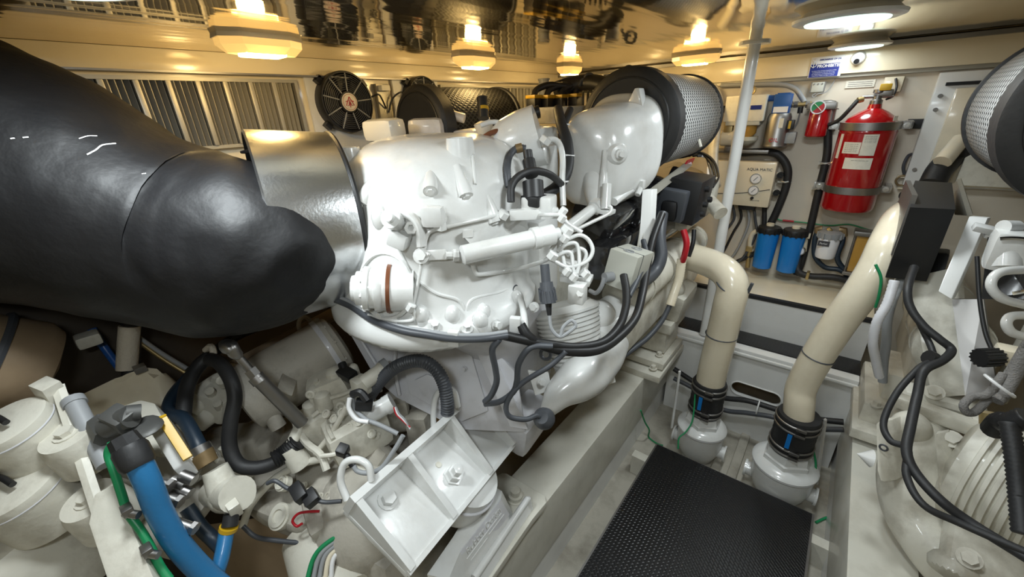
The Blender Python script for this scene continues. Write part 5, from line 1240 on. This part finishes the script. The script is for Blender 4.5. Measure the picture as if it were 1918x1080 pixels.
MB().prism(fp, V((0, 0, -.03)), .003).build('foot_plate', 'beam', m0)
MB().lathe([(0, .036), (.004, .036), (.004, .028), (.02, .028), (.02, .018), (.042, .018), (.042, .001)], Z(966, 932, .385), (0, 0, 1), 20).build('anchor_bolt', 'white2', m0)
MB().tube([Z(988, 934, .43), Z(888, 1082, .43)], .013, 10, 1).tube([Z(988, 934, .43), V((Z(988, 934, .43).x+.01, Z(988, 934, .43).y, .385))], .013, 10, 1).build('edge_bead', 'white', m0)
e0, e1 = Z(988, 934, .43), Z(888, 1082, .43)
MB().prism([e0, e1, V((e1.x+.02, e1.y, .386)), V((e0.x+.02, e0.y, .386))], V((-.012, 0, 0))).build('side_flange', 'white', m0)
La, Lb = Z(862, 1034, .521), Z(939, 935, .521); Lc, Ld = Z(955, 963, .45), Z(867, 1082, .45)
Ln = (Lb-La).cross(Ld-La).normalized()
if Ln.dot(FWD) > 0: Ln = -Ln
MB().prism([La, Lb, Lc, Ld], -Ln*.03, .002).build('name_plate', 'greyw', m0)
Xd = (Lb-La).normalized(); Yd = Ln.cross(Xd)
H = abs((Ld-La).dot(Yd))
s_ = 1 if (La-Ld).dot(Yd) > 0 else -1
Xt, Yt = (Xd, Yd)
mid = (La+Lb)/2-Yd*s_*H*.28+Ln*.001
text('raised_lettering', 'Rubber Design', .030, mid, Xt, Yt*s_ if s_ > 0 else Yt, 'white', m0, .002)
for k, (f0, f1, o_) in enumerate(((.05, .9, .52), (.1, .5, .75), (.55, .95, .70))):
    MB().tube([La.lerp(Lb, f0)-Yd*s_*H*o_+Ln*.001, La.lerp(Lb, f1)-Yd*s_*H*o_+Ln*.001], .002, 6, 1).build('raised_line', 'white', m0)
# white barrel and wires under the bracket
MB().cyl(W(590, 1000, 1.35), W(640, 1130, 1.2), .10, .11, 36).build('starter_barrel', 'white2', None, 'white barrel at the bottom edge under the gearbox bracket', 'barrel')
for k, (m_, dx, lb) in enumerate((('green', 0, 'green wire of the bundle below the gearbox bracket'), ('grey', 12, 'grey wire of the bundle below the gearbox bracket, next to the green one'), ('grey', 24, 'grey wire of the bundle below the gearbox bracket, second from the green one'), ('creamp', 36, 'cream wire in the bundle below the gearbox bracket'), ('tie', 48, 'pale wire of the bundle below the bracket, farthest from the green one'))):
    hose('wire', [W(668-dx*.2, 985+dx*.3, 1.22), W(625+dx*.3, 1008+dx*.4, 1.2), W(590+dx*.7, 1040+dx*.2, 1.18), W(572+dx, 1100, 1.15)], .007, m_, lb, 'wire', 'wires bundled below the gearbox bracket')
MB().prism([W(585, 995, 1.33), W(612, 930, 1.33), W(660, 950, 1.33), W(665, 990, 1.33)], V((.02, .03, -.02)), .005).build('plastic_wrap', 'white2', None, 'crumpled pale sheet wrapped under the left corner of the gearbox bracket', 'sheet')

# ---------------------------------------------------------------- hoses and looms around the gearbox and engine
hose('corrugated_conduit', [W(690, 745, 1.42), W(715, 710, 1.35), W(745, 685, 1.30), W(785, 675, 1.27), W(815, 690, 1.26), W(832, 720, 1.26), W(838, 755, 1.27), W(838, 775, 1.28)], .022, 'dgrey', 'dark corrugated conduit arching over the gearbox behind the bracket', 'conduit', rib=(.0085, .13), seg=14)
hose('grey_sensor_cable', WL(1.22, (660, 745), (665, 765), (685, 785), (710, 795), (745, 812)), .007, 'grey', 'grey cable from the upper black connector across the valves', 'cable')
hose('grey_sensor_cable', WL(1.15, (662, 872), (670, 882), (690, 885), (715, 875), (740, 840), (755, 815)), .007, 'grey', 'grey cable looping from the lower black connector to the bracket', 'cable')
hose('white_lead', WL(1.2, (655, 745), (654, 765), (668, 785), (690, 790)), .007, 'tie', 'white curved lead at the upper valve connector', 'cable')
for k, m_ in enumerate(('rwire', 'tie', 'grey')):
    hose('thin_wire', WL(1.24, (738+k*2, 762), (742+k*3, 775), (752+k*3, 785), (768, 800+k*2)), .003, m_, ('thin red wire coming out of the white solenoid', 'thin white wire coming out of the white solenoid', 'thin grey wire coming out of the white solenoid')[k], 'wire', 'thin wires at the white solenoid')
t = thing('inline_connector', 'black inline connector on a grey lead left of the gearbox bracket', 'connector', W(568, 925, 1.2))
MB().box(W(560, 922, 1.18), (.055, .035, .035), rot=(.3, .25, -.1), bev=.004).box(W(582, 932, 1.18), (.045, .04, .03), rot=(.3, .25, -.1), bev=.004).build('plug', 'black', t)
MB().tube(WL(1.2, (500, 905), (515, 900), (535, 912), (548, 918)), .006, 8).tube(WL(1.18, (592, 936), (610, 940), (640, 938)), .006, 8).build('lead', 'dgrey', t)
hose('grey_sensor_cable', WL(1.25, (455, 985), (480, 1005), (520, 1012), (580, 1018)), .007, 'dgrey', 'dark grey cable below the gearbox casting at the lower edge', 'cable')
# main loom along the lower rim
lm = 1.14
main = [(612, 555, 1.22), (655, 572, 1.2), (700, 600, 1.13), (750, 618, 1.09), (800, 627, 1.06), (850, 634, 1.05), (905, 634, 1.05), (950, 628, 1.07)]
hose('wiring_loom', WL(1, *main), .010, 'dgrey', 'grey wiring loom sweeping under the rim of the white housing', 'wiring loom', seg=12)
hose('wiring_loom', WL(1, *[(a_, b_-7, c_) for a_, b_, c_ in main]), .006, 'grey', 'thinner grey cable lying on top of the loom under the housing rim', 'cable')
hose('wiring_loom', WL(1, (945, 628, 1.08), (990, 638, 1.10), (1030, 645, 1.12), (1080, 650, 1.15), (1130, 640, 1.2), (1160, 610, 1.26), (1172, 575, 1.3), (1173, 545, 1.33), (1168, 515, 1.36)), .013, 'black', 'black loom from the housing rim up to the junction box', 'wiring loom', seg=12)
hose('wiring_loom', WL(1, (975, 608, 1.1), (990, 630, 1.1), (1020, 648, 1.12), (1070, 658, 1.14), (1120, 655, 1.18), (1160, 630, 1.25), (1190, 595, 1.33), (1203, 550, 1.4), (1212, 500, 1.5), (1222, 450, 1.55), (1240, 400, 1.6)), .014, 'black', 'thick black loom curving up the engine side to the black control box', 'wiring loom', seg=12)
hose('wiring_loom', WL(1, (1178, 555, 1.36), (1195, 520, 1.42), (1210, 480, 1.5), (1205, 450, 1.55)), .010, 'dgrey', 'grey cable beside the junction box rising behind it', 'cable')
hose('loom_branch', WL(1, (935, 635, 1.06), (922, 655, 1.07), (928, 690, 1.1), (930, 715, 1.12), (920, 740, 1.15), (908, 752, 1.17)), .009, 'dgrey', 'short dark branch of the loom hanging left of the ribbed cone', 'cable')
hose('loom_branch', WL(1, (1035, 648, 1.1), (995, 650, 1.1), (972, 680, 1.12), (968, 715, 1.15), (960, 735, 1.17), (935, 752, 1.18), (908, 756, 1.2)), .009, 'dgrey', 'dark cable branch curving left from the loom over the ribbed cone', 'cable')
hose('loom_branch', WL(1, (1060, 658, 1.12), (1030, 685, 1.13), (985, 712, 1.15), (960, 735, 1.16), (948, 760, 1.17), (955, 780, 1.18), (985, 785, 1.2), (1005, 778, 1.22), (1018, 785, 1.24)), .008, 'dgrey', 'dark cable ending in the round plug at the lower elbow', 'cable')
MB().lathe([(0, .03), (.012, .034), (.03, .032), (.045, .02)], W(1022, 785, 1.26), W(1010, 778, 1.2)-W(1022, 785, 1.26), 20).build('round_plug', 'dgrey', None, 'round grey plug below the white elbow', 'plug')
# speed sensor in front of the ribs
t = thing('speed_sensor', 'dark ribbed sensor plug hanging in front of the ribbed cone', 'sensor', W(1025, 560, 1.1))
MB().cyl(W(1020, 495, 1.1), W(1023, 530, 1.1), .013).build('boot', 'dgrey', t)
b = MB().cyl(W(1023, 528, 1.1), W(1027, 568, 1.1), .018, .022, 20)
for k in range(12):
    a_ = 2*PI*k/12; b.cyl(W(1024, 540, 1.1)+V((.021*math.cos(a_), .021*math.sin(a_), 0)), W(1027, 562, 1.1)+V((.022*math.cos(a_), .022*math.sin(a_), 0)), .003, seg=6)
b.build('ribbed_nut', 'dgrey', t)
MB().cyl(W(1027, 566, 1.1), W(1029, 590, 1.1), .010, .006).build('tail', 'black', t)
MB().tube(WL(1.1, (1029, 590), (1033, 615), (1048, 630), (1065, 622), (1078, 610), (1070, 600), (1055, 612), (1050, 630)), .005, 8).build('coiled_lead', 'grey', t)
# black hose arch and conduits at the solenoid
hose('black_arch_hose', WL(1, (957, 378, 1.12), (958, 350, 1.12), (972, 330, 1.13), (1000, 320, 1.15), (1030, 327, 1.2), (1052, 345, 1.3)), .011, 'rubber', 'black hose arching over the round black solenoid', seg=14)
hose('corrugated_conduit', WL(1, (953, 350, 1.2), (950, 315, 1.2), (955, 290, 1.21), (970, 277, 1.22), (985, 278, 1.22)), .011, 'dgrey', 'small corrugated conduit curving into the electrical plug', 'conduit', rib=(.007, .12))
MB().tube(WL(1.22, (966, 279), (978, 276)), .014, 10, 1).build('tape_band', 'bronze', None, 'brown tape band at the top of the small corrugated conduit', 'tape')
hose('cable_bundle', WL(1, (1045, 205, 1.5), (1052, 235, 1.42), (1062, 265, 1.38), (1065, 300, 1.36), (1058, 330, 1.34), (1040, 352, 1.32), (1010, 372, 1.3), (1000, 385, 1.25)), .019, 'rubber', 'thick taped black cable bundle hanging between housing and compressor', 'cable', seg=14)
hose('cable_bundle', WL(1, (1068, 205, 1.5), (1060, 225, 1.45), (1055, 245, 1.42)), .013, 'rubber', 'short black branch at the top of the taped cable bundle', 'cable')
for k, (px, py, d) in enumerate(((1055, 232, 1.43), (1064, 290, 1.365), (1052, 338, 1.33))):
    MB().torus(W(px, py, d), (.1, .1, 1), .021, .003, 20, 6).build('cable_tie', 'tie', None, ('white cable tie at the top of the taped black bundle', 'white cable tie halfway down the taped black bundle', 'white cable tie at the foot of the taped black bundle')[k], 'cable tie', 'ties on the black cable bundle')

# junction box
t = thing('junction_box', 'light grey square junction box with round knockouts beside the ribbed cone', 'junction box', W(1172, 495, 1.35))
c = W(1176, 500, 1.45)
Rj = Matrix.Rotation(-.15, 3, 'X') @ Matrix.Rotation(.15, 3, 'Y')
MB().box(c, (.105, .15, .13), rot=Rj, bev=.005).build('box', 'lgrey', t)
MB().box(c+Rj@V((0, -.028, 0)), (.107, .003, .132), rot=Rj).build('lid_seam', 'dgrey', t)
for yy in (-.035, .035):
    MB().torus(c+Rj@V((.0, yy, .066)), Rj@V((0, 0, 1)), .018, .0016, 24, 5).torus(c+Rj@V((.0, yy, .066)), Rj@V((0, 0, 1)), .011, .0012, 20, 5).build('knockout', 'grey', t)
MB().cyl(c+Rj@V((-.02, -.07, -.03)), c+Rj@V((-.035, -.10, -.035)), .018, seg=14).tube([c+Rj@V((-.035, -.10, -.035)), c+Rj@V((-.035, -.105, -.07)), c+Rj@V((-.05, -.10, -.10)), c+Rj@V((-.08, -.09, -.105))], .008, 8).build('cable_gland', 'grey', t)

# black control box and its backing plate
t = thing('engine_control_box', 'black control box with knobs on a pale plate on the left engine', 'control box', (-.5, 1.9, 1.25))
yb = 1.86
bx = W(1272, 375, 1.86)
MB().box(bx+V((.02, .08, 0)), (.14, .22, .20), rot=(0, .1, 0), bev=.008).build('box', 'black', t)
MB().box(bx+V((-.01, -.06, -.01)), (.12, .06, .14), rot=(0, .1, 0), bev=.01).build('connector_block', 'dgrey', t)
MB().box(bx+V((-.01, -.095, -.03)), (.07, .03, .09), bev=.02).build('plug', 'bluep' if 0 else 'black', t)
for dy_, dz_ in ((.05, .05), (.05, -.02), (.12, -.01), (.03, -.06)):
    MB().lathe([(0, .014), (.015, .014), (.018, .010), (.018, .001)], bx+V((.095, dy_, dz_)), (1, 0, .1), 16).build('knob', 'black', t)
MB().prism([W(1192, 470, 1.62), W(1208, 360, 1.66), W(1283, 305, 2.05), W(1297, 308, 2.05), W(1215, 375, 1.64), W(1200, 472, 1.6)], V((.004, -.01, 0))).build('backing_plate', 'grille', t)
MB().prism([W(1196, 472, 1.60), W(1203, 355, 1.62), W(1222, 355, 1.62), W(1215, 470, 1.60)], V((.01, .03, 0)), .003).build('plate_edge', 'stepw', t)
hose('red_power_cable', WL(1, (1280, 430, 1.85), (1286, 455, 1.85), (1282, 478, 1.87), (1277, 492, 1.9)), .014, 'rwire', 'short thick red cable under the black control box', 'cable', seg=12)
hose('black_power_cable', WL(1, (1300, 430, 1.9), (1298, 455, 1.9), (1290, 480, 1.92)), .010, 'black', 'black cable beside the red one under the control box', 'cable')
hose('white_conduit', WL(1, (1277, 485, 1.9), (1272, 520, 1.92), (1262, 550, 1.93), (1255, 572, 1.93)), .022, 'creamp', 'pale corrugated conduit sleeve carrying the red cable down', 'conduit', rib=(.012, .08), seg=14)
hose('grey_cable', WL(1, (1256, 568, 1.93), (1240, 600, 1.93), (1215, 630, 1.9), (1190, 650, 1.86), (1150, 680, 1.8)), .012, 'dgrey', 'grey cable leaving the pale conduit along the bearer', 'cable')
hose('black_side_loom', WL(1, (1240, 400, 1.75), (1235, 440, 1.72), (1238, 480, 1.7), (1225, 510, 1.68), (1200, 530, 1.6)), .026, 'dgrey', 'thick dark loom hanging from the control box connector', 'wiring loom', seg=12)
for k in range(4):
    hose('tangled_wire', WL(1, (1290+8*k, 292, 2.2), (1310+6*k, 285+4*k, 2.2), (1335-k*3, 300+6*k, 2.15), (1345-6*k, 330, 2.1), (1335, 350-4*k, 2.05)), .007, ('black', 'black', 'dgrey', 'tie')[k], ('black wire of the tangle under the far end of the big filter', 'second black wire of the tangle under the far end of the big filter, lower', 'dark grey wire of the tangle under the far end of the big filter', 'white wire of the tangle under the far end of the big filter')[k], 'wire', 'tangled wires under the big filter')
# ---------------------------------------------------------------- right engine (its near side cropped by the frame)
R_ = thing('marine_engine', 'second white engine cut off by the right edge of the picture', 'engine', (1.0, 1.8, .35))
MB().box((1.2, 2.3, 1.04), (.70, 1.2, .58), bev=.05).build('crankcase', 'white2', R_)
MB().box((1.2, 2.3, .55), (.5, 1.2, .5), bev=.05).build('sump', 'dirty', R_)
# side tube running along the engine towards the bulkhead
mb = MB(); mb.lathe([(0, .07), (.03, .11), (.66, .11), (.68, .08)], (.45, 1.90, .90), (0, 1, 0), 36); mb.build('heat_exchanger_tube', 'white2', R_)
MB().box((.47, 2.3, .70), (.16, .7, .22), bev=.03).build('side_rail', 'white2', R_)
for y in (2.0, 2.2, 2.4): MB().cyl((.45, y, .90), (.45, y+.02, .90), .114, seg=36).build('tube_flange', 'white2', R_)
mb = MB(); mb.box((.40, 2.25, .47), (.22, .40, .10), bev=.012).box((.40, 2.2, .40), (.26, .46, .05), bev=.008).box((.41, 2.25, .58), (.14, .25, .14), bev=.02); mb.build('engine_foot', 'white2', R_)
for y in (2.05, 2.4): MB().hexbolt((.33, y, .52), (0, 0, 1), .014, .02).build('foot_bolt', 'white2', R_)
# ribbed cone + elbow
c0 = V((.58, 1.06, 1.0)); ax = V((-.35, -.55, -.35)).normalized()
c0 = W(1890, 900, 1.12); ax = V((.35, -.5, -.45)).normalized()
prof = []
for k in range(13):
    h = .018*k; r = .180-.0022*k; prof += [(h, r), (h+.010, r+.003), (h+.012, r-.008), (h+.017, r-.008)]
c0 = W(1835, 880, 1.25); ax = (RGT*.62-FWD*1.15-UPV*.42).normalized()
MB().lathe([(-.05, .13), (-.03, .172), (-.002, .175)]+prof+[(.26, .11), (.26, .001)], c0, ax, 56).build('ribbed_cone_housing', 'white2', R_, ang=30)
mb = MB(); mb.tube([W(1728, 770, 1.42), W(1708, 840, 1.38), W(1702, 900, 1.36), W(1716, 970, 1.33), W(1770, 1050, 1.25), (W(1850, 1130, 1.2))], .12, 28, 7, rad=[.07, .075, .082, .080, .08, .08]); mb.displace(.006, 7)
el = mb.build('pump_elbow', 'white2', R_, ang=60)
ET = surf_tree(el); TREES.append(ET)
mb = MB(); mb.prism([W(1640, 790, 1.34), W(1672, 785, 1.34), W(1680, 900, 1.30), W(1650, 905, 1.3), W(1642, 880, 1.31)], V((.03, .05, 0)), .008); mb.build('flange_plate', 'white2', R_)
MB().torus(W(1655, 838, 1.30), (-.3, -.9, 0), .010, .003, 16).build('flange_hole', 'dgrey', R_)
mb = MB(); mb.box(W(1760, 778, 1.34), (.26, .05, .05), rot=(0, .05, -.1), bev=.012).box(W(1765, 748, 1.42), (.22, .10, .05), rot=(0, .0, 0), bev=.03); mb.ell(W(1705, 800, 1.36), (.06, .05, .06)); mb.displace(.008, 9); mb.build('upper_flange_casting', 'white2', R_, sub=1)
mb = MB(); mb.prism([W(1752, 812, 1.24), W(1776, 808, 1.24), W(1786, 860, 1.23), W(1768, 962, 1.2), W(1758, 940, 1.2)], V((.006, .02, 0)), .004); mb.build('triangular_web', 'white2', R_)
for (px, py, d) in ((1782, 822, 1.24), (1835, 790, 1.30), (1750, 735, 1.38), (1815, 1045, 1.12), (1755, 678, 1.5)):
    MB().hexbolt(W(px, py, d), V((-.2, -.6, .7)), .018, .018).build('flange_bolt', 'white2', R_)
mb = MB(); mb.box(W(1850, 1050, 1.15), (.2, .2, .08), rot=(.4, .2, 0), bev=.03).cyl(W(1780, 1090, 1.15), W(1800, 1040, 1.17), .07, .06, 24); mb.displace(.01, 9); mb.build('lower_pump_casting', 'white2', R_, sub=1)
MB().lathe([(0, .03), (.04, .001)], W(1632, 858, 1.36), V((-1, -.2, .1)), 16).build('plastic_cone', 'stepw', R_)
for k in range(5): 
    p, n = on(1672+k*4, 850+k*16, tree=ET)
t0, n0 = on(1690, 862, tree=ET)
xd = (on(1700, 900, tree=ET)[0]-on(1684, 835, tree=ET)[0]).normalized()
text('cast_number', '51.05901', .024, on(1692, 868, .0, ET)[0], xd, n0.cross(xd), 'stepw', R_, .003)
text('cast_number', '80-33', .024, on(1676, 868, .0, ET)[0], xd, n0.cross(xd), 'stepw', R_, .003)
# engine flank above: vertical casting, steel plate, chrome
mb = MB(); mb.box((.72, 1.85, 1.18), (.24, .9, .30), bev=.05); mb.displace(.01, 6); mb.build('cylinder_block_side', 'white2', R_)
MB().box((.60, 1.95, .92), (.02, .12, .3), bev=.004).build('vertical_rib', 'white2', R_)
MB().prism([W(1783, 560, 1.42), W(1842, 560, 1.36), W(1868, 735, 1.28), W(1808, 742, 1.34)], V((.004, .01, 0))).build('heat_shield_plate', 'dsteel', R_)
MB().prism([W(1757, 545, 1.38), W(1782, 560, 1.36), W(1850, 408, 1.38), W(1815, 405, 1.42)], V((.012, .02, 0)), .003).build('white_bracket_arm', 'stepw', R_)
MB().prism([W(1792, 337, 1.62), W(1800, 335, 1.62), W(1822, 402, 1.50), W(1812, 405, 1.5)], V((.004, .03, 0))).prism([W(1782, 345, 1.75), W(1796, 337, 1.62), W(1815, 404, 1.5), W(1788, 402, 1.6)], V((.002, .004, 0))).build('mounting_plate', 'grille', R_)
mb = MB(); mb.box((.66, 1.62, 1.42), (.28, .55, .16), rot=(0, -.3, 0), bev=.03); mb.build('rocker_cover', 'chrome', R_)
MB().torus(W(1878, 500, 1.2), (0, 1, .3), .10, .006, 30, 6, 1.2, 4.2).build('chrome_strip', 'bright', R_)
MB().prism([W(1838, 560, 1.28), W(1850, 440, 1.3), W(1918, 430, 1.25), W(1930, 560, 1.22)], V((.01, .03, 0))).build('dark_side_cover', 'chrome', R_)
MB().prism([W(1700, 520, 1.5), W(1790, 500, 1.44), W(1812, 740, 1.36), W(1745, 745, 1.42)], V((.02, .03, 0)), .004).build('flank_cover', 'white2', R_)
# compressor housing at the right edge
mb = MB(); rr_ = []
for y, r, z, x in ((1.62, .19, 1.69, .60), (1.55, .2, 1.68, .60), (1.45, .19, 1.65, .60), (1.3, .17, 1.61, .59), (1.2, .12, 1.58, .58), (1.16, .03, 1.57, .58)):
    rr_.append([V((x+math.cos(a)*r, y, z+math.sin(a)*r)) for a in [2*PI*k/48 for k in range(48)]])
mb.ring_loft(rr_); mb.displace(.006, 8); mb.build('compressor_housing', 'white', R_, sub=1)
mb = MB(); mb.box(W(1895, 470, 1.2), (.10, .08, .12), bev=.02).cyl(W(1890, 440, 1.2), W(1885, 500, 1.2), .035).cyl(W(1880, 425, 1.2), W(1905, 425, 1.2), .02); mb.displace(.004, 12); mb.build('outlet_neck', 'white', R_)
for pts in (((1925, 505), (1880, 508), (1860, 520), (1858, 540), (1880, 560), (1925, 572)), ((1925, 590), (1895, 592), (1885, 605), (1895, 622), (1925, 632))):
    MB().tube(WL(1.05, *pts), .011, 10).build('fuel_line', 'white', R_)
for (px, py, w_) in ((1842, 428, .05), (1860, 440, .04)):
    MB().box(W(px, py, 1.3), (w_, .03, .02), rot=(.3, .2, .1), bev=.004).build('line_clamp', 'white', R_)
air_filter(.52, 1.66, 2.25, 1.70, .235, 'perforated air filter with black rubber ring on the right engine, at the right edge', ring=.07)

# black control box on the right engine
t = thing('engine_control_box', 'matte black control box on the right engine below the white wall cabinet', 'control box', (.36, 1.9, 1.2))
def face(*p): return [W(*q) for q in p]
# box with its top and its aft face
A, B, Cc, D = W(1714, 338, 1.66), W(1783, 342, 1.62), W(1790, 392, 1.34), W(1705, 388, 1.38)
h = V((0, 0, -.26))
bxm = MB(); v0 = [bxm.bm.verts.new(p) for p in (A, B, Cc, D)]; v1 = [bxm.bm.verts.new(p+h) for p in (A, B, Cc, D)]
bxm.bm.faces.new(v0); bxm.bm.faces.new(v1[::-1])
for i in range(4): bxm.bm.faces.new((v0[i], v0[(i+1) % 4], v1[(i+1) % 4], v1[i]))
bxm.build('box', 'black', t)
MB().box((A+D)/2+V((-.01, 0, -.09)), (.015, .34, .22)).build('side_plate', 'dsteel', t)
for k, (px, py) in enumerate(((1694, 366), (1688, 384), (1682, 400))): MB().cyl(W(px+8, py, 1.75), W(px-4, py, 1.75), .018, seg=14).build('knob', 'black', t)
mb = MB(); mb.box(W(1690, 420, 1.7), (.05, .05, .06), rot=(.3, .2, 0), bev=.008).cyl(W(1692, 410, 1.7), W(1682, 440, 1.7), .018); mb.build('grey_connector', 'grey', t)
mb = MB(); mb.prism([W(1700, 470, 1.6), W(1780, 475, 1.5), W(1760, 540, 1.5), W(1690, 530, 1.6)], V((.01, .08, 0)), .01); mb.build('under_box_harness', 'black', t)
hose('black_hose', WL(1, (1676, 425, 1.72), (1658, 445, 1.72), (1650, 470, 1.72), (1656, 498, 1.72)), .010, 'rubber', 'short curved black hose left of the right control box', seg=12)
hose('black_wall_hose', WL(1, (1745, 345, 1.95), (1760, 318, 1.95), (1785, 292, 1.95), (1812, 270, 1.9)), .05, 'rubber', 'thick black hose behind the right air filter', seg=18)
MB().tube(WL(1, (1765, 303, 1.9), (1780, 285, 1.9), (1800, 262, 1.9)), .035, 14, 4).build('pale_pipe_sleeve', 'creamp', None, 'pale pipe above the thick black hose behind the right air filter', 'pipe')
# hoses down the flank
hose('grey_conduit', WL(1, (1690, 520, 1.5), (1672, 560, 1.5), (1662, 600, 1.52), (1660, 640, 1.55), (1655, 680, 1.6), (1653, 715, 1.62)), .015, 'grey', 'smooth grey conduit down the flank of the right engine', 'conduit', seg=12)
hose('white_corrugated_conduit', WL(1, (1676, 525, 1.36), (1662, 568, 1.37), (1643, 602, 1.39), (1635, 640, 1.42), (1640, 672, 1.46), (1647, 705, 1.5)), .015, 'greyw', 'pale corrugated conduit curving down the flank of the right engine', 'conduit', rib=(.012, .1), seg=14)
hose('black_cable', WL(1, (1712, 500, 1.4), (1700, 540, 1.35), (1705, 575, 1.33), (1730, 610, 1.3), (1760, 635, 1.27), (1782, 655, 1.25), (1765, 675, 1.22), (1730, 695, 1.2), (1718, 740, 1.18), (1705, 800, 1.12), (1698, 845, 1.08), (1715, 885, 1.05), (1760, 935, 1.0), (1820, 980, .96), (1925, 1045, .88)), .012, 'rubber', 'thicker black cable snaking down the right engine to the lower right corner', 'cable', seg=12)
hose('black_cable', WL(1, (1716, 500, 1.42), (1698, 545, 1.38), (1720, 600, 1.34), (1748, 665, 1.26), (1720, 690, 1.22), (1680, 735, 1.2), (1655, 790, 1.18), (1668, 825, 1.14), (1700, 840, 1.1), (1698, 890, 1.05), (1730, 945, 1.0), (1800, 980, .96), (1925, 1035, .88)), .009, 'rubber', 'thinner black cable looping wide to the left on the right engine', 'cable', seg=10)
hose('thin_black_cable', WL(1, (1830, 480, 1.35), (1835, 560, 1.33), (1845, 620, 1.3), (1858, 655, 1.28)), .006, 'black', 'thin black cable beside the polished plate on the right engine', 'cable')
MB().tube(WL(1.24, (1738, 668), (1748, 672)), .022, 10, 1).build('cable_tie', 'black', None, 'black tie where the two snaking cables cross', 'cable tie')
hose('corrugated_conduit', WL(1, (1890, 790, 1.02), (1900, 850, 1.0), (1908, 920, .98), (1915, 1000, .95)), .020, 'rubber', 'black corrugated conduit at the right edge over the ribbed cone', 'conduit', rib=(.010, .14), seg=14)
hose('corrugated_conduit', WL(1, (1860, 805, 1.1), (1875, 790, 1.06), (1892, 792, 1.03), (1925, 780, 1.0)), .026, 'black', 'short black conduit elbow at the right edge above the ribbed cone', 'conduit', rib=(.010, .1), seg=14)
hose('grey_rope', WL(1, (1925, 640, 1.08), (1895, 690, 1.1), (1870, 725, 1.1), (1830, 768, 1.12), (1812, 772, 1.12), (1805, 758, 1.12), (1822, 742, 1.12), (1850, 738, 1.1), (1880, 700, 1.1)), .010, 'rope', 'grey rope tied in a loop hanging at the right edge', 'rope', seg=10)
hose('grey_rope', WL(1, (1925, 655, 1.07), (1900, 700, 1.09), (1880, 735, 1.09), (1865, 750, 1.09)), .016, 'rope', 'thick grey rope end beside the loop at the right edge', 'rope', seg=10)
MB().torus(W(1872, 722, 1.08), (.5, .2, .8), .035, .004, 20).build('cable_tie', 'tie', None, 'pale tie around the grey rope loop', 'cable tie')
t = thing('ribbed_knob', 'black ribbed knob beside the polished plate on the right engine', 'knob', W(1850, 672, 1.2))
b = MB().cyl(W(1834, 670, 1.2), W(1868, 668, 1.2), .024, seg=24); p_ = W(1834, 670, 1.2); q_ = W(1868, 668, 1.2); x, y, d = frame(q_-p_)
for k in range(14):
    a_ = 2*PI*k/14; o_ = (x*math.cos(a_)+y*math.sin(a_))*.025; b.cyl(p_+o_, q_+o_, .003, seg=6)
b.build('knob', 'black', t)
MB().box(W(1890, 665, 1.2), (.06, .06, .05), bev=.01).build('knob_base', 'creamp', t)
MB().cyl(W(1852, 772, 1.18), W(1852, 795, 1.18), .02, seg=12).build('brass_nut', 'brass', None, 'brass nut at the foot of the grey rope loop', 'nut')
